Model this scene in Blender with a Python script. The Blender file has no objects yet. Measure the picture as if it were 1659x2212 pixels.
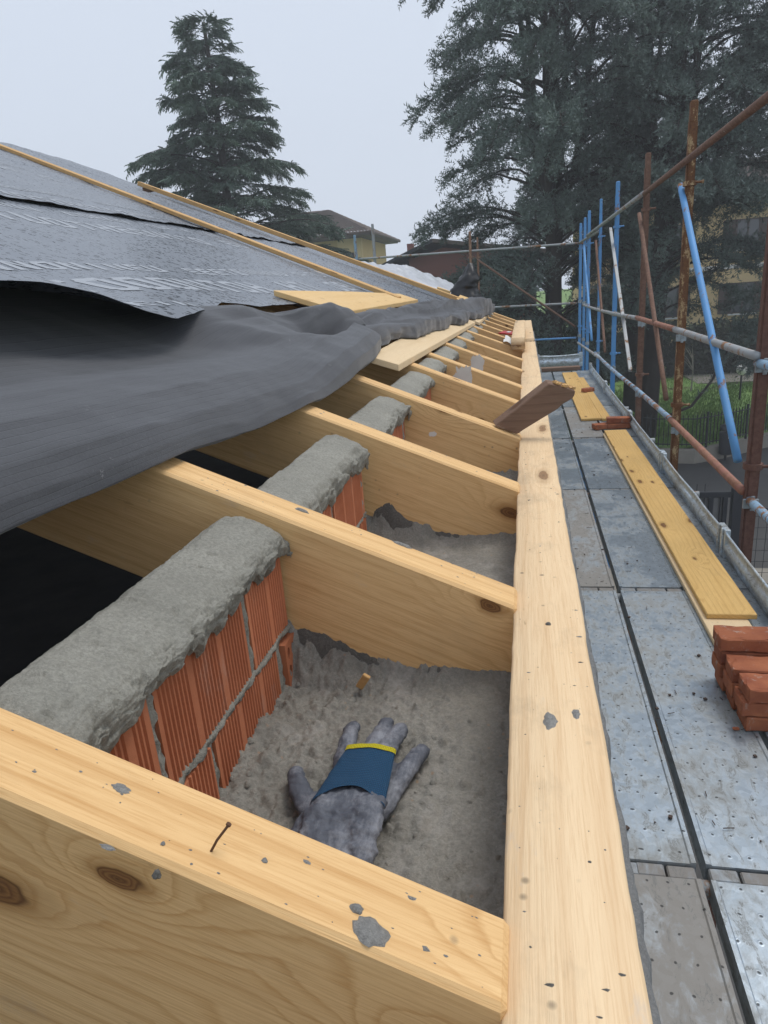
import bpy, bmesh, math, random
import numpy as np
from mathutils import Vector, Matrix, noise as mn
R = math.radians
PI = math.pi
rng = random.Random(7)
nrng = np.random.default_rng(11)
scene = bpy.context.scene
COL = scene.collection

# ------------------------------------------------------------------ camera, sky, sun, exposure
cam_data = bpy.data.cameras.new('camera')
cam_data.sensor_fit = 'VERTICAL'
cam_data.sensor_height = 24.0
cam_data.lens = 24.0 * 1474.44 / 2212.0
cam_data.clip_start = 0.02
cam_data.clip_end = 600
cam = bpy.data.objects.new('camera', cam_data)
COL.objects.link(cam)
_f = 1474.44
_Y = Vector((1133.6 - 830, -(608.7 - 1106), -_f)).normalized()       # direction of the eaves seen from the camera
_u = Vector((math.cos(.078), math.sin(.078), 0))
_X = (_u - _Y * _u.dot(_Y)).normalized()
_Z = _X.cross(_Y)
cam.matrix_world = Matrix((_X, _Y, _Z)).to_4x4()
scene.camera = cam

SUN_EL, SUN_AZ = 66.0, 55.0          # azimuth measured from +Y (along the eaves) towards +X
world = bpy.data.worlds.new('World')
scene.world = world
world.use_nodes = True
wn = world.node_tree
wn.nodes.clear()
wo = wn.nodes.new('ShaderNodeOutputWorld')
wb = wn.nodes.new('ShaderNodeBackground')
ws = wn.nodes.new('ShaderNodeTexSky')
ws.sky_type = 'NISHITA'
ws.sun_disc = False
ws.sun_elevation = R(SUN_EL)
ws.sun_rotation = R(SUN_AZ)
ws.air_density = 1.0
ws.dust_density = 6.0
wm = wn.nodes.new('ShaderNodeMix')
wm.data_type = 'RGBA'
wm.inputs[0].default_value = 0.88     # closed cloud cover over the clear sky
wm.inputs[7].default_value = (7.8, 8.6, 9.9, 1)
wn.links.new(ws.outputs[0], wm.inputs[6])
wn.links.new(wm.outputs[2], wb.inputs[0])
wb.inputs[1].default_value = 0.085
wn.links.new(wb.outputs[0], wo.inputs[0])

sun_d = bpy.data.lights.new('sun', 'SUN')
sun_d.energy = 1.5
sun_d.angle = R(25)
sun_d.color = (1.0, .965, .91)
sun = bpy.data.objects.new('sun', sun_d)
sdir = Vector((math.sin(R(SUN_AZ)) * math.cos(R(SUN_EL)), math.cos(R(SUN_AZ)) * math.cos(R(SUN_EL)), math.sin(R(SUN_EL))))
sun.rotation_euler = sdir.to_track_quat('Z', 'Y').to_euler()
sun.location = (0, 0, 30)
COL.objects.link(sun)

scene.view_settings.view_transform = 'Standard'
scene.view_settings.look = 'None'
scene.view_settings.exposure = 0.22
scene.view_settings.gamma = 1.0
scene.view_settings.use_curve_mapping = False
scene.render.engine = 'CYCLES'
scene.cycles.use_denoising = True
scene.cycles.max_bounces = 6
scene.cycles.diffuse_bounces = 3
scene.cycles.glossy_bounces = 2
scene.cycles.transmission_bounces = 4
scene.cycles.volume_bounces = 0
scene.cycles.volume_max_steps = 64

# ------------------------------------------------------------------ object helpers
def tag(o, label=None, cat=None, group=None, kind=None):
    if label: o['label'] = label
    if cat: o['category'] = cat
    if group: o['group'] = group
    if kind: o['kind'] = kind
    return o

def empty(name, loc=(0, 0, 0), rot=(0, 0, 0), label=None, cat=None, group=None):
    o = bpy.data.objects.new(name, None)
    o.empty_display_size = .05
    o.location = loc
    o.rotation_euler = rot
    COL.objects.link(o)
    return tag(o, label, cat, group)

def link(name, me, mat=None, parent=None, loc=(0, 0, 0), rot=(0, 0, 0), smooth=False):
    o = bpy.data.objects.new(name, me)
    COL.objects.link(o)
    o.location = loc
    o.rotation_euler = rot
    if mat is not None:
        me.materials.clear()
        for m in (mat if isinstance(mat, (list, tuple)) else [mat]):
            me.materials.append(m)
    if parent is not None: o.parent = parent
    if smooth:
        me.polygons.foreach_set('use_smooth', np.ones(len(me.polygons), dtype=bool))
    return o

def copy_tree(o, parent=None):
    c = o.copy()
    COL.objects.link(c)
    if parent is not None: c.parent = parent
    for ch in list(o.children):
        k = copy_tree(ch, c)
        k.matrix_parent_inverse = ch.matrix_parent_inverse.copy()
    return c

class MB:
    """collects vertices and faces of one mesh"""
    def __init__(s): s.v = []; s.f = []; s.mi = []
    def add(s, vs, fs, mi=0):
        o = len(s.v)
        s.v += [tuple(p) for p in vs]
        s.f += [tuple(i + o for i in q) for q in fs]
        s.mi += [mi] * len(fs)
        return s
    def box(s, x0, x1, y0, y1, z0, z1, M=None, mi=0):
        vs = [Vector(p) for p in ((x0, y0, z0), (x1, y0, z0), (x1, y1, z0), (x0, y1, z0), (x0, y0, z1), (x1, y0, z1), (x1, y1, z1), (x0, y1, z1))]
        if M is not None: vs = [M @ p for p in vs]
        return s.add(vs, [(0, 3, 2, 1), (4, 5, 6, 7), (0, 1, 5, 4), (1, 2, 6, 5), (2, 3, 7, 6), (3, 0, 4, 7)], mi)
    def prism(s, poly, d, mi=0):
        """poly: 3D outline, d: extrusion vector"""
        n = len(poly); d = Vector(d)
        a = [Vector(p) for p in poly]; b = [p + d for p in a]
        fs = [tuple(range(n))[::-1], tuple(range(n, 2 * n))] + [(i, (i + 1) % n, n + (i + 1) % n, n + i) for i in range(n)]
        return s.add(a + b, fs, mi)
    def tube(s, pts, rad, n=8, cap=True, mi=0, sq=0.0):
        pts = [Vector(p) for p in pts]
        rad = rad if isinstance(rad, (list, tuple)) else [rad] * len(pts)
        vs = []; fs = []
        t0 = (pts[1] - pts[0]).normalized()
        up = Vector((0, 0, 1)) if abs(t0.z) < .9 else Vector((0, 1, 0))
        for i, p in enumerate(pts):
            t = (pts[min(i + 1, len(pts) - 1)] - pts[max(i - 1, 0)]).normalized()
            a = t.cross(up).normalized(); b = a.cross(t).normalized()
            for k in range(n):
                an = 2 * PI * (k + .5) / n
                vs.append(p + (a * math.cos(an) + b * math.sin(an)) * rad[i])
        for i in range(len(pts) - 1):
            for k in range(n):
                fs.append((i * n + k, i * n + (k + 1) % n, (i + 1) * n + (k + 1) % n, (i + 1) * n + k))
        if cap:
            fs.append(tuple(range(n))[::-1]); fs.append(tuple((len(pts) - 1) * n + k for k in range(n)))
        return s.add(vs, fs, mi)
    def mesh(s, name, bevel=0, seg=1):
        me = bpy.data.meshes.new(name)
        me.from_pydata(s.v, [], s.f)
        if any(s.mi): me.polygons.foreach_set('material_index', s.mi)
        if bevel:
            bm = bmesh.new(); bm.from_mesh(me)
            bmesh.ops.bevel(bm, geom=bm.edges[:], offset=bevel, segments=seg, affect='EDGES', clamp_overlap=True)
            bm.to_mesh(me); bm.free()
        me.update()
        return me
    def obj(s, name, mat, parent=None, loc=(0, 0, 0), rot=(0, 0, 0), bevel=0, seg=1, smooth=False):
        return link(name, s.mesh(name, bevel, seg), mat, parent, loc, rot, smooth)

def boxobj(name, x0, x1, y0, y1, z0, z1, mat, parent=None, bevel=0, loc=(0, 0, 0), rot=(0, 0, 0)):
    return MB().box(x0, x1, y0, y1, z0, z1).obj(name, mat, parent, loc, rot, bevel)

def grid_obj(name, P, mat, parent=None, uv=None, smooth=True, flip=False, loc=(0, 0, 0)):
    """P: (n, m, 3) array of points -> surface mesh"""
    n, m = P.shape[:2]
    me = bpy.data.meshes.new(name)
    idx = np.arange(n * m).reshape(n, m)
    q = np.stack([idx[:-1, :-1], idx[1:, :-1], idx[1:, 1:], idx[:-1, 1:]], -1).reshape(-1, 4)
    if flip: q = q[:, ::-1]
    me.vertices.add(n * m)
    me.vertices.foreach_set('co', P.reshape(-1).astype(np.float32))
    me.loops.add(q.size)
    me.loops.foreach_set('vertex_index', np.ascontiguousarray(q).reshape(-1).astype(np.int32))
    me.polygons.add(len(q))
    me.polygons.foreach_set('loop_start', np.arange(0, q.size, 4, dtype=np.int32))
    me.update(calc_edges=True)
    if uv is not None:
        L = me.uv_layers.new(name='UVMap')
        L.data.foreach_set('uv', uv.reshape(-1, 2)[q.reshape(-1)].reshape(-1).astype(np.float32))
    return link(name, me, mat, parent, loc, smooth=smooth)

def tri_mesh(name, T):
    """T: (n,3,3) triangles, vertices not shared"""
    n = len(T)
    me = bpy.data.meshes.new(name)
    me.vertices.add(n * 3)
    me.vertices.foreach_set('co', T.reshape(-1).astype(np.float32))
    me.loops.add(n * 3)
    me.loops.foreach_set('vertex_index', np.arange(n * 3, dtype=np.int32))
    me.polygons.add(n)
    me.polygons.foreach_set('loop_start', np.arange(0, n * 3, 3, dtype=np.int32))
    me.update(calc_edges=True)
    return me

def fbm(x, y, z=0.0, oct=4, H=.8):
    return mn.fractal(Vector((x, y, z)), H, 2.1, oct)

# ------------------------------------------------------------------ material helpers
class NT:
    def __init__(s, name):
        s.m = bpy.data.materials.new(name); s.m.use_nodes = True
        s.t = s.m.node_tree; s.t.nodes.clear()
        s.out = s.t.nodes.new('ShaderNodeOutputMaterial')
        s.b = s.t.nodes.new('ShaderNodeBsdfPrincipled')
        s.t.links.new(s.b.outputs[0], s.out.inputs[0])
    def n(s, typ, inp=None, **at):
        nd = s.t.nodes.new('ShaderNode' + typ)
        for k, v in at.items(): setattr(nd, k, v)
        for k, v in (inp or {}).items(): s.set(nd.inputs[k], v)
        return nd
    def set(s, sock, v):
        if isinstance(v, bpy.types.NodeSocket): s.t.links.new(v, sock)
        elif isinstance(v, (tuple, list)) and sock.type == 'RGBA' and len(v) == 3: sock.default_value = (*v, 1)
        else: sock.default_value = v
    def p(s, **k):
        for key, v in k.items(): s.set(s.b.inputs[key.replace('_', ' ')], v)
        return s
    def math(s, op, a, b=0.0, c=0.0, clamp=False):
        nd = s.n('Math', operation=op, use_clamp=clamp)
        for i, v in enumerate((a, b, c)): s.set(nd.inputs[i], v)
        return nd.outputs[0]
    def coord(s, which='Object', rnd=True, amount=9.0):
        v = s.n('TexCoord').outputs[which]
        if rnd:
            oi = s.n('ObjectInfo').outputs['Random']
            c = s.n('CombineXYZ', {0: s.math('MULTIPLY', oi, amount), 1: s.math('MULTIPLY', oi, amount * 3.7), 2: s.math('MULTIPLY', oi, amount * 2.3)}).outputs[0]
            v = s.n('VectorMath', {0: v, 1: c}, operation='ADD').outputs[0]
        return v
    def scale(s, v, sc):
        return s.n('VectorMath', {0: v, 1: sc}, operation='MULTIPLY').outputs[0]
    def noise(s, v, sc, det=4, rough=.55, dist=0.0, out=0):
        return s.n('TexNoise', {'Vector': v, 'Scale': sc, 'Detail': det, 'Roughness': rough, 'Distortion': dist}).outputs[out]
    def voro(s, v, sc, rnd=1.0, feature='F1', out='Distance', dim='3D'):
        return s.n('TexVoronoi', {'Vector': v, 'Scale': sc, 'Randomness': rnd}, feature=feature, voronoi_dimensions=dim).outputs[out]
    def ramp(s, fac, stops, interp='LINEAR'):
        nd = s.n('ValToRGB', {'Fac': fac})
        nd.color_ramp.interpolation = interp
        e = nd.color_ramp.elements
        while len(e) < len(stops): e.new(.5)
        for el, (p, c) in zip(e, stops):
            el.position = p
            el.color = (c, c, c, 1) if isinstance(c, (int, float)) else (*c, 1)
        return nd.outputs[0]
    def mix(s, fac, a, b, blend='MIX'):
        nd = s.n('Mix', data_type='RGBA', blend_type=blend)
        s.set(nd.inputs[0], fac); s.set(nd.inputs[6], a); s.set(nd.inputs[7], b)
        return nd.outputs[2]
    def bump(s, h, strength=.5, dist=.01, normal=None):
        nd = s.n('Bump', {'Height': h, 'Strength': strength, 'Distance': dist})
        if normal is not None: s.set(nd.inputs['Normal'], normal)
        s.set(s.b.inputs['Normal'], nd.outputs[0])
        return nd.outputs[0]

def wood(name, light, dark, knot=(.15, .065, .025), axis=0, rough=.62, ring=60.0, knots=1.0, grime=.25, spots=.0, saw=.25, kscale=(2.9, 7.5, 6.0), ringc=.3):
    """sawn softwood: growth rings cut along the board, knots that push the grain aside, stains and dust"""
    t = NT(name)
    v = t.coord()
    if axis == 1:                     # board runs along local Y
        sp = t.n('SeparateXYZ', {0: v})
        v = t.n('CombineXYZ', {0: sp.outputs[1], 1: sp.outputs[0], 2: sp.outputs[2]}).outputs[0]
    nz = t.n('SeparateXYZ', {0: t.n('TexCoord').outputs['Normal']})
    top = t.math('GREATER_THAN', t.math('ABSOLUTE', nz.outputs[2]), .6)      # each face shows its own knots
    s0 = t.n('SeparateXYZ', {0: v})
    X0, Y0, Z0 = s0.outputs
    across = t.math('ADD', t.math('MULTIPLY', t.math('MULTIPLY', Z0, kscale[2]), t.math('SUBTRACT', 1.0, top)), t.math('MULTIPLY', t.math('MULTIPLY', Y0, kscale[1]), top))
    wob = t.math('MULTIPLY', t.math('SUBTRACT', t.noise(v, 26.0, 2), .5), .10)
    kv = t.n('CombineXYZ', {0: t.math('ADD', t.math('MULTIPLY', X0, kscale[0]), wob), 1: t.math('ADD', across, t.math('ADD', wob, t.math('MULTIPLY', top, 5.3))), 2: 0.0}).outputs[0]
    kd = t.voro(kv, 1.0, .95, dim='2D')
    kr1 = t.n('SeparateColor', {0: t.voro(kv, 1.0, .95, out='Color', dim='2D')})
    keep = t.math('GREATER_THAN', kr1.outputs[0], .34)
    size = t.math('ADD', .035, t.math('MULTIPLY', kr1.outputs[1], .06))        # knots of every size
    q = t.math('DIVIDE', kd, size)
    kmask = t.math('MULTIPLY', t.ramp(q, [(.80, 1.0), (1.0, 0.0)]), t.math('MULTIPLY', keep, min(knots, 1)))
    swirl = t.math('MULTIPLY', t.ramp(kd, [(0.0, 1.0), (.10, .62), (.22, .22), (.40, 0.0)]), keep)
    warp = t.noise(t.scale(v, (.9, 4, 4)), 1.0, 2, .5)
    fine = t.noise(t.scale(v, (5, 190, 190)), 1.0, 4, .7)
    fib = t.noise(t.scale(v, (14, 420, 420)), 1.0, 3, .7)
    r = t.math('ADD', t.math('MULTIPLY', Z0, .62), t.math('MULTIPLY', Y0, .5))
    r = t.math('ADD', r, t.math('MULTIPLY', warp, .06))
    r = t.math('ADD', r, t.math('MULTIPLY', swirl, .085 * knots))
    rr = t.math('FRACT', t.math('ADD', t.math('MULTIPLY', r, ring), t.math('MULTIPLY', fine, .35)))
    rc = t.ramp(rr, [(0.0, 0.0), (.60, .12), (.90, 1.0), (1.0, 0.0)])
    big = t.noise(t.scale(v, (1.1, 9, 9)), 1.0, 4, .6)
    amp = t.ramp(t.noise(t.scale(v, (.8, 5, 5)), 1.0, 2), [(.35, .25), (.65, 1.0)])      # rings come and go
    fac = t.math('ADD', t.math('MULTIPLY', t.math('MULTIPLY', rc, amp), ringc), t.math('MULTIPLY', fine, .36))
    fac = t.math('ADD', fac, t.math('MULTIPLY', big, .42), clamp=True)
    base = t.mix(t.ramp(fac, [(.26, 0.0), (.95, 1.0)]), light, dark)
    base = t.mix(t.ramp(fib, [(.36, .35), (.52, 0.0)]), base, dark)
    halo = t.math('MULTIPLY', t.ramp(t.math('SUBTRACT', q, 1.0), [(0.0, .75), (.35, .42), (1.6, 0.0)]), t.math('MULTIPLY', keep, min(knots, 1)))
    base = t.mix(halo, base, tuple(c * .72 for c in dark))
    krr = t.math('FRACT', t.math('ADD', t.math('MULTIPLY', q, 3.4), t.math('MULTIPLY', fine, .5)))
    kcol = t.mix(t.ramp(krr, [(0, 0.0), (.7, .75), (1, .1)]), knot, tuple(c * .55 + k * .45 for c, k in zip(dark, knot)))
    kcol = t.mix(t.ramp(q, [(0.0, .85), (.22, .25), (.62, 0.0), (.85, .5), (1.0, .2)]), kcol, tuple(k * .5 for k in knot))
    base = t.mix(kmask, base, kcol)
    g = t.noise(t.scale(v, (1, 1.6, 1.6)), 5.5, 6, .68)
    base = t.mix(t.math('MULTIPLY', t.ramp(g, [(.54, 0.0), (.74, 1.0)]), grime), base, (.22, .165, .115))
    ws_ = t.ramp(t.noise(t.scale(v, (1, 2.2, 2.2)), 7.0, 6, .75), [(.62, 0.0), (.74, 1.0)])     # cement dust rubbed in
    base = t.mix(t.math('MULTIPLY', ws_, grime * 1.2), base, (.50, .48, .455))
    if spots:
        sd = t.voro(v, 30.0)
        sn = t.noise(v, 5.0, 2)
        sm = t.math('MULTIPLY', t.ramp(sd, [(.06, 1.0), (.14, 0.0)]), t.ramp(sn, [(.5, 0.0), (.62, 1.0)]))
        base = t.mix(t.math('MULTIPLY', sm, spots), base, (.11, .085, .065))
        dd = t.ramp(t.noise(t.scale(v, (2, 9, 9)), 9.0, 4, .7), [(.70, 0.0), (.735, 1.0)])          # dents and torn fibres
        base = t.mix(t.math('MULTIPLY', dd, spots * .6), base, tuple(c * .6 for c in dark))
    h = t.math('ADD', t.math('MULTIPLY', fib, .6), t.math('MULTIPLY', fine, .9))
    h = t.math('ADD', h, t.math('MULTIPLY', kmask, -.5))
    t.p(Base_Color=base, Roughness=t.ramp(big, [(.3, rough - .06), (.7, rough + .14)]), Specular_IOR_Level=.28)
    t.bump(h, .45, .0016)
    return t.m

def flatmat(name, col, rough=.7, metal=0.0, var=.15, sc=8.0, bumpd=0.0):
    t = NT(name)
    v = t.coord()
    f = t.noise(v, sc, 5, .6)
    c = t.mix(f, tuple(x * (1 - var) for x in col), tuple(min(1, x * (1 + var)) for x in col))
    t.p(Base_Color=c, Roughness=rough, Metallic=metal)
    if bumpd: t.bump(t.noise(v, sc * 6, 4), .5, bumpd)
    return t.m

def rusty(name, paint, amount, rust1=(.16, .06, .025), rust2=(.30, .16, .07), sc=9.0, metal=0.0, rough=.6):
    """paint or zinc worn through to rust"""
    t = NT(name)
    v = t.coord()
    st = t.scale(v, (1, 1, .45))
    a = t.noise(st, sc, 6, .7)
    b = t.noise(v, sc * 6, 4, .7)
    rc = t.mix(t.ramp(b, [(.35, 0.0), (.65, 1.0)]), rust1, rust2)
    pc = t.mix(t.noise(v, 3.0, 3), tuple(c * .75 for c in paint), tuple(min(1, c * 1.15) for c in paint))
    lo = .64 - .5 * amount
    mk = t.ramp(t.math('ADD', t.math('MULTIPLY', a, .75), t.math('MULTIPLY', b, .25)), [(lo, 0.0), (lo + .05, 1.0)])
    splash = t.ramp(t.noise(v, 14.0, 4, .75), [(.68, 0.0), (.71, 1.0)])
    c = t.mix(mk, pc, rc)
    c = t.mix(t.math('MULTIPLY', splash, .55), c, (.52, .50, .46))
    t.p(Base_Color=c, Roughness=t.math('ADD', t.math('MULTIPLY', mk, .85 - rough), rough), Metallic=t.math('MULTIPLY', t.math('SUBTRACT', 1.0, mk), metal))
    t.bump(t.math('ADD', t.math('MULTIPLY', mk, .5), t.math('MULTIPLY', b, .6)), .5, .002)
    return t.m

M = {}
M['rafter'] = wood('rafter_wood', (.81, .545, .265), (.49, .25, .080), ring=62, grime=.16, spots=.5)
M['fascia'] = wood('fascia_wood', (.81, .615, .385), (.57, .355, .18), ring=58, knots=.8, axis=1, grime=.34, spots=.9, kscale=(1.7, 7, 6), ringc=.2)
M['board'] = wood('board_wood', (.74, .49, .185), (.48, .26, .07), ring=75, axis=1, grime=.10, spots=.3, kscale=(2.2, 6, 6), ringc=.42)
M['panel'] = wood('panel_wood', (.77, .60, .38), (.62, .44, .245), ring=30, knots=.0, axis=1, grime=.08, spots=.3, ringc=.2)
M['yellow_panel'] = wood('sheathing_wood', (.74, .52, .25), (.56, .34, .13), ring=30, knots=.2, axis=1, grime=.12, spots=.5, ringc=.2)
M['batten'] = wood('batten_wood', (.66, .42, .18), (.42, .22, .075), ring=60, grime=.25, spots=.2, kscale=(3, 12, 12))
M['old_plank'] = wood('old_plank_wood', (.235, .145, .098), (.12, .07, .046), ring=60, grime=.5, spots=.3)

def mortar(name, c1, c2, wet=.0, patch=True):
    t = NT(name)
    v = t.coord(rnd=False)
    a = t.noise(v, 7.0, 5, .6)
    b = t.noise(v, 210.0, 5, .8)
    g = t.noise(v, 520.0, 2, .8)
    c = t.mix(t.ramp(a, [(.33, 0.0), (.68, 1.0)]), c1, c2)
    c = t.mix(t.ramp(b, [(.40, .55), (.62, 0.0)]), c, tuple(x * .55 for x in c1))
    c = t.mix(t.ramp(g, [(.62, 0.0), (.72, .6)]), c, (.46, .43, .38))
    if patch:                                    # dried, dusty patches and small grit
        d = t.ramp(t.noise(v, 6.5, 5, .7), [(.53, 0.0), (.68, 1.0)])
        c = t.mix(t.math('MULTIPLY', d, .7), c, (.45, .42, .385))
        gd = t.voro(v, 70.0)
        gm = t.math('MULTIPLY', t.ramp(gd, [(.10, 1.0), (.2, 0.0)]), t.ramp(t.noise(v, 11.0, 2), [(.55, 0.0), (.6, 1.0)]))
        c = t.mix(t.math('MULTIPLY', gm, .5), c, (.40, .24, .13))
    t.p(Base_Color=c, Roughness=t.ramp(a, [(.3, .50 - wet), (.7, .88 - wet)]), Specular_IOR_Level=.35)
    h = t.math('ADD', t.math('MULTIPLY', b, 1.0), t.math('MULTIPLY', g, .35))
    t.bump(h, .9, .004)
    return t.m
M['mortar'] = mortar('fresh_mortar', (.255, .241, .210), (.365, .347, .305))
M['mortar_cap'] = mortar('mortar_cap_grey', (.290, .280, .238), (.405, .392, .340), patch=False)
M['mortar_dark'] = mortar('wet_mortar', (.13, .124, .11), (.19, .182, .165), wet=.25, patch=False)
M['splat'] = mortar('dried_mortar_splash', (.27, .265, .25), (.36, .35, .33), patch=False)
M['wash'] = flatmat('cement_wash', (.70, .66, .60), .9, var=.15, sc=14)
M['ledge'] = mortar('wall_top_mortar', (.22, .225, .228), (.28, .285, .285), patch=False)

def clay(name, c1, c2, white=.25):
    t = NT(name)
    v = t.coord()
    a = t.noise(v, 9.0, 4, .6); b = t.noise(v, 90.0, 4, .7)
    oi = t.n('ObjectInfo').outputs['Random']
    c = t.mix(t.ramp(a, [(.3, 0.0), (.7, 1.0)]), c1, c2)
    c = t.mix(t.math('MULTIPLY', oi, .35), c, tuple(x * .6 for x in c1))
    w = t.ramp(t.noise(t.scale(v, (1, 1, .4)), 22.0, 5, .7), [(.58, 0.0), (.72, 1.0)])
    c = t.mix(t.math('MULTIPLY', w, white), c, (.40, .33, .28))
    t.p(Base_Color=c, Roughness=.85, Specular_IOR_Level=.2)
    t.bump(b, .6, .0015)
    return t.m
M['block'] = clay('hollow_block_clay', (.43, .145, .070), (.55, .21, .108), .28)
M['brick'] = clay('red_brick_clay', (.25, .075, .042), (.50, .185, .088), .95)

def zinc(name, dirt=(.20, .17, .13), amount=.3, dots=True, tone=1.0):
    t = NT(name)
    v = t.coord()
    a = t.noise(v, 3.2, 5, .65); b = t.noise(t.scale(v, (1, .45, 1)), 26.0, 5, .75, .6)
    fl = t.voro(v, 55.0, 1.0, out='Color')
    flv = t.n('SeparateColor', {0: fl}).outputs[0]
    c = t.mix(flv, (.44 * tone, .51 * tone, .57 * tone), (.56 * tone, .64 * tone, .71 * tone))
    mk = t.ramp(t.math('ADD', t.math('MULTIPLY', a, .55), t.math('MULTIPLY', b, .45)), [(.64 - amount * .45, 0.0), (.72 - amount * .30, 1.0)])
    c = t.mix(t.math('MULTIPLY', mk, .8), c, dirt)
    sc = t.ramp(b, [(.57, 0.0), (.60, .8), (.63, 0.0)])
    c = t.mix(sc, c, (.16, .165, .16))
    hgt = t.math('MULTIPLY', b, .5)
    if dots:                                     # rows of pressed anti-slip holes
        sp = t.n('SeparateXYZ', {0: t.n('TexCoord').outputs['Object']})
        uu = t.math('MULTIPLY', sp.outputs[0], 20.0); vv = t.math('MULTIPLY', sp.outputs[1], 13.0)
        uu = t.math('ADD', uu, t.math('MULTIPLY', t.noise(v, 30.0, 1), .35))
        row = t.math('FLOOR', vv)
        uu = t.math('ADD', uu, t.math('MULTIPLY', t.math('MODULO', t.math('ABSOLUTE', row), 2.0), .5))
        fu = t.math('SUBTRACT', t.math('FRACT', uu), .5); fv = t.math('SUBTRACT', t.math('FRACT', vv), .5)
        d = t.math('SQRT', t.math('ADD', t.math('POWER', t.math('DIVIDE', fu, 20.0), 2.0), t.math('POWER', t.math('DIVIDE', fv, 13.0), 2.0)))
        hole = t.ramp(t.math('MULTIPLY', d, 60.0), [(.17, 1.0), (.27, 0.0)])
        rim = t.ramp(t.math('MULTIPLY', d, 60.0), [(.15, 0.0), (.34, 1.0), (.55, 0.0)])
        c = t.mix(t.math('MULTIPLY', hole, .85), c, (.03, .03, .03))
        hgt = t.math('ADD', hgt, t.math('MULTIPLY', rim, .22))
    t.p(Base_Color=c, Roughness=t.ramp(mk, [(0, .38), (1, .75)]), Metallic=t.math('SUBTRACT', .8, t.math('MULTIPLY', mk, .7)))
    t.bump(hgt, .5, .003)
    return t.m
M['zinc'] = zinc('galvanised_steel', amount=.42, tone=.78, dirt=(.24, .235, .215))
M['zinc_dirty'] = zinc('galvanised_steel_muddy', amount=.75, dirt=(.22, .19, .155), tone=.8)
M['zinc_dull'] = zinc('galvanised_steel_dull', amount=.32, dirt=(.22, .225, .215), tone=.72)
M['toe'] = zinc('toe_board_zinc', amount=.45, dirt=(.36, .35, .31), dots=False, tone=1.3)
M['claw'] = zinc('claw_steel', amount=.6, dirt=(.20, .17, .14), dots=False, tone=.6)
M['blue'] = rusty('blue_paint', (.10, .30, .60), .16, sc=7)
M['blue_pale'] = rusty('pale_blue_paint', (.25, .40, .55), .30, sc=9)
M['rust_tan'] = rusty('tan_rust', (.36, .22, .14), .4, (.20, .10, .06), (.32, .18, .11), sc=6)
M['rust'] = rusty('brown_rust', (.19, .115, .085), .55, (.12, .062, .042), (.21, .12, .08), sc=6)
M['rust_dark'] = rusty('dark_rust', (.15, .08, .062), .7, (.10, .046, .034), (.16, .082, .06), sc=6)
M['rust_yellow'] = rusty('yellow_flaking_rust', (.44, .31, .16), .42, (.10, .042, .02), (.19, .085, .03), sc=16)
M['tube'] = rusty('grey_tube', (.36, .38, .39), .22, sc=7, metal=.3)
M['tube_red'] = rusty('red_brown_tube', (.33, .14, .10), .35, (.22, .1, .06), (.32, .17, .11), sc=12)
M['dark_steel'] = flatmat('dark_steel', (.02, .022, .025), .5)
M['anthracite'] = flatmat('anthracite_paint', (.035, .038, .045), .45, var=.1)
M['gatepanel'] = flatmat('grey_gate_panel', (.20, .20, .20), .6)
M['black'] = flatmat('black_plastic', (.008, .008, .009), .35)
M['nail'] = flatmat('rusty_nail', (.10, .045, .02), .7)

def felt(name, col, ribs=True):
    t = NT(name)
    uv = t.n('TexCoord').outputs['UV']
    v = t.coord(rnd=False)
    a = t.noise(v, 6.0, 5, .6); b = t.noise(v, 260.0, 3, .8)
    c = t.mix(a, tuple(x * .75 for x in col), tuple(x * 1.25 for x in col))
    c = t.mix(t.ramp(b, [(.4, .35), (.6, 0.0)]), c, tuple(x * .5 for x in col))
    ln = t.ramp(t.math('FRACT', t.math('MULTIPLY', t.n('SeparateXYZ', {0: uv}).outputs[1], 1.0)), [(0, 1.0), (.09, 0.0), (.91, 0.0), (1.0, 1.0)])
    c = t.mix(t.math('MULTIPLY', ln, .20), c, tuple(x * .3 for x in col))
    sp = t.ramp(t.noise(v, 60.0, 4, .85), [(.635, 0.0), (.67, 1.0)])
    pm = t.ramp(t.noise(v, 3.5, 3), [(.5, 0.0), (.66, 1.0)])
    c = t.mix(t.math('MULTIPLY', t.math('MULTIPLY', sp, pm), .6), c, (.34, .34, .35))
    t.p(Base_Color=c, Roughness=.82, Specular_IOR_Level=.35, Sheen_Weight=.25, Sheen_Roughness=.5)
    t.bump(t.math('ADD', t.math('MULTIPLY', b, .4), t.math('MULTIPLY', ln, -.5)), .45, .002)
    return t.m
M['felt'] = felt('dark_felt', (.058, .061, .070))

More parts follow.
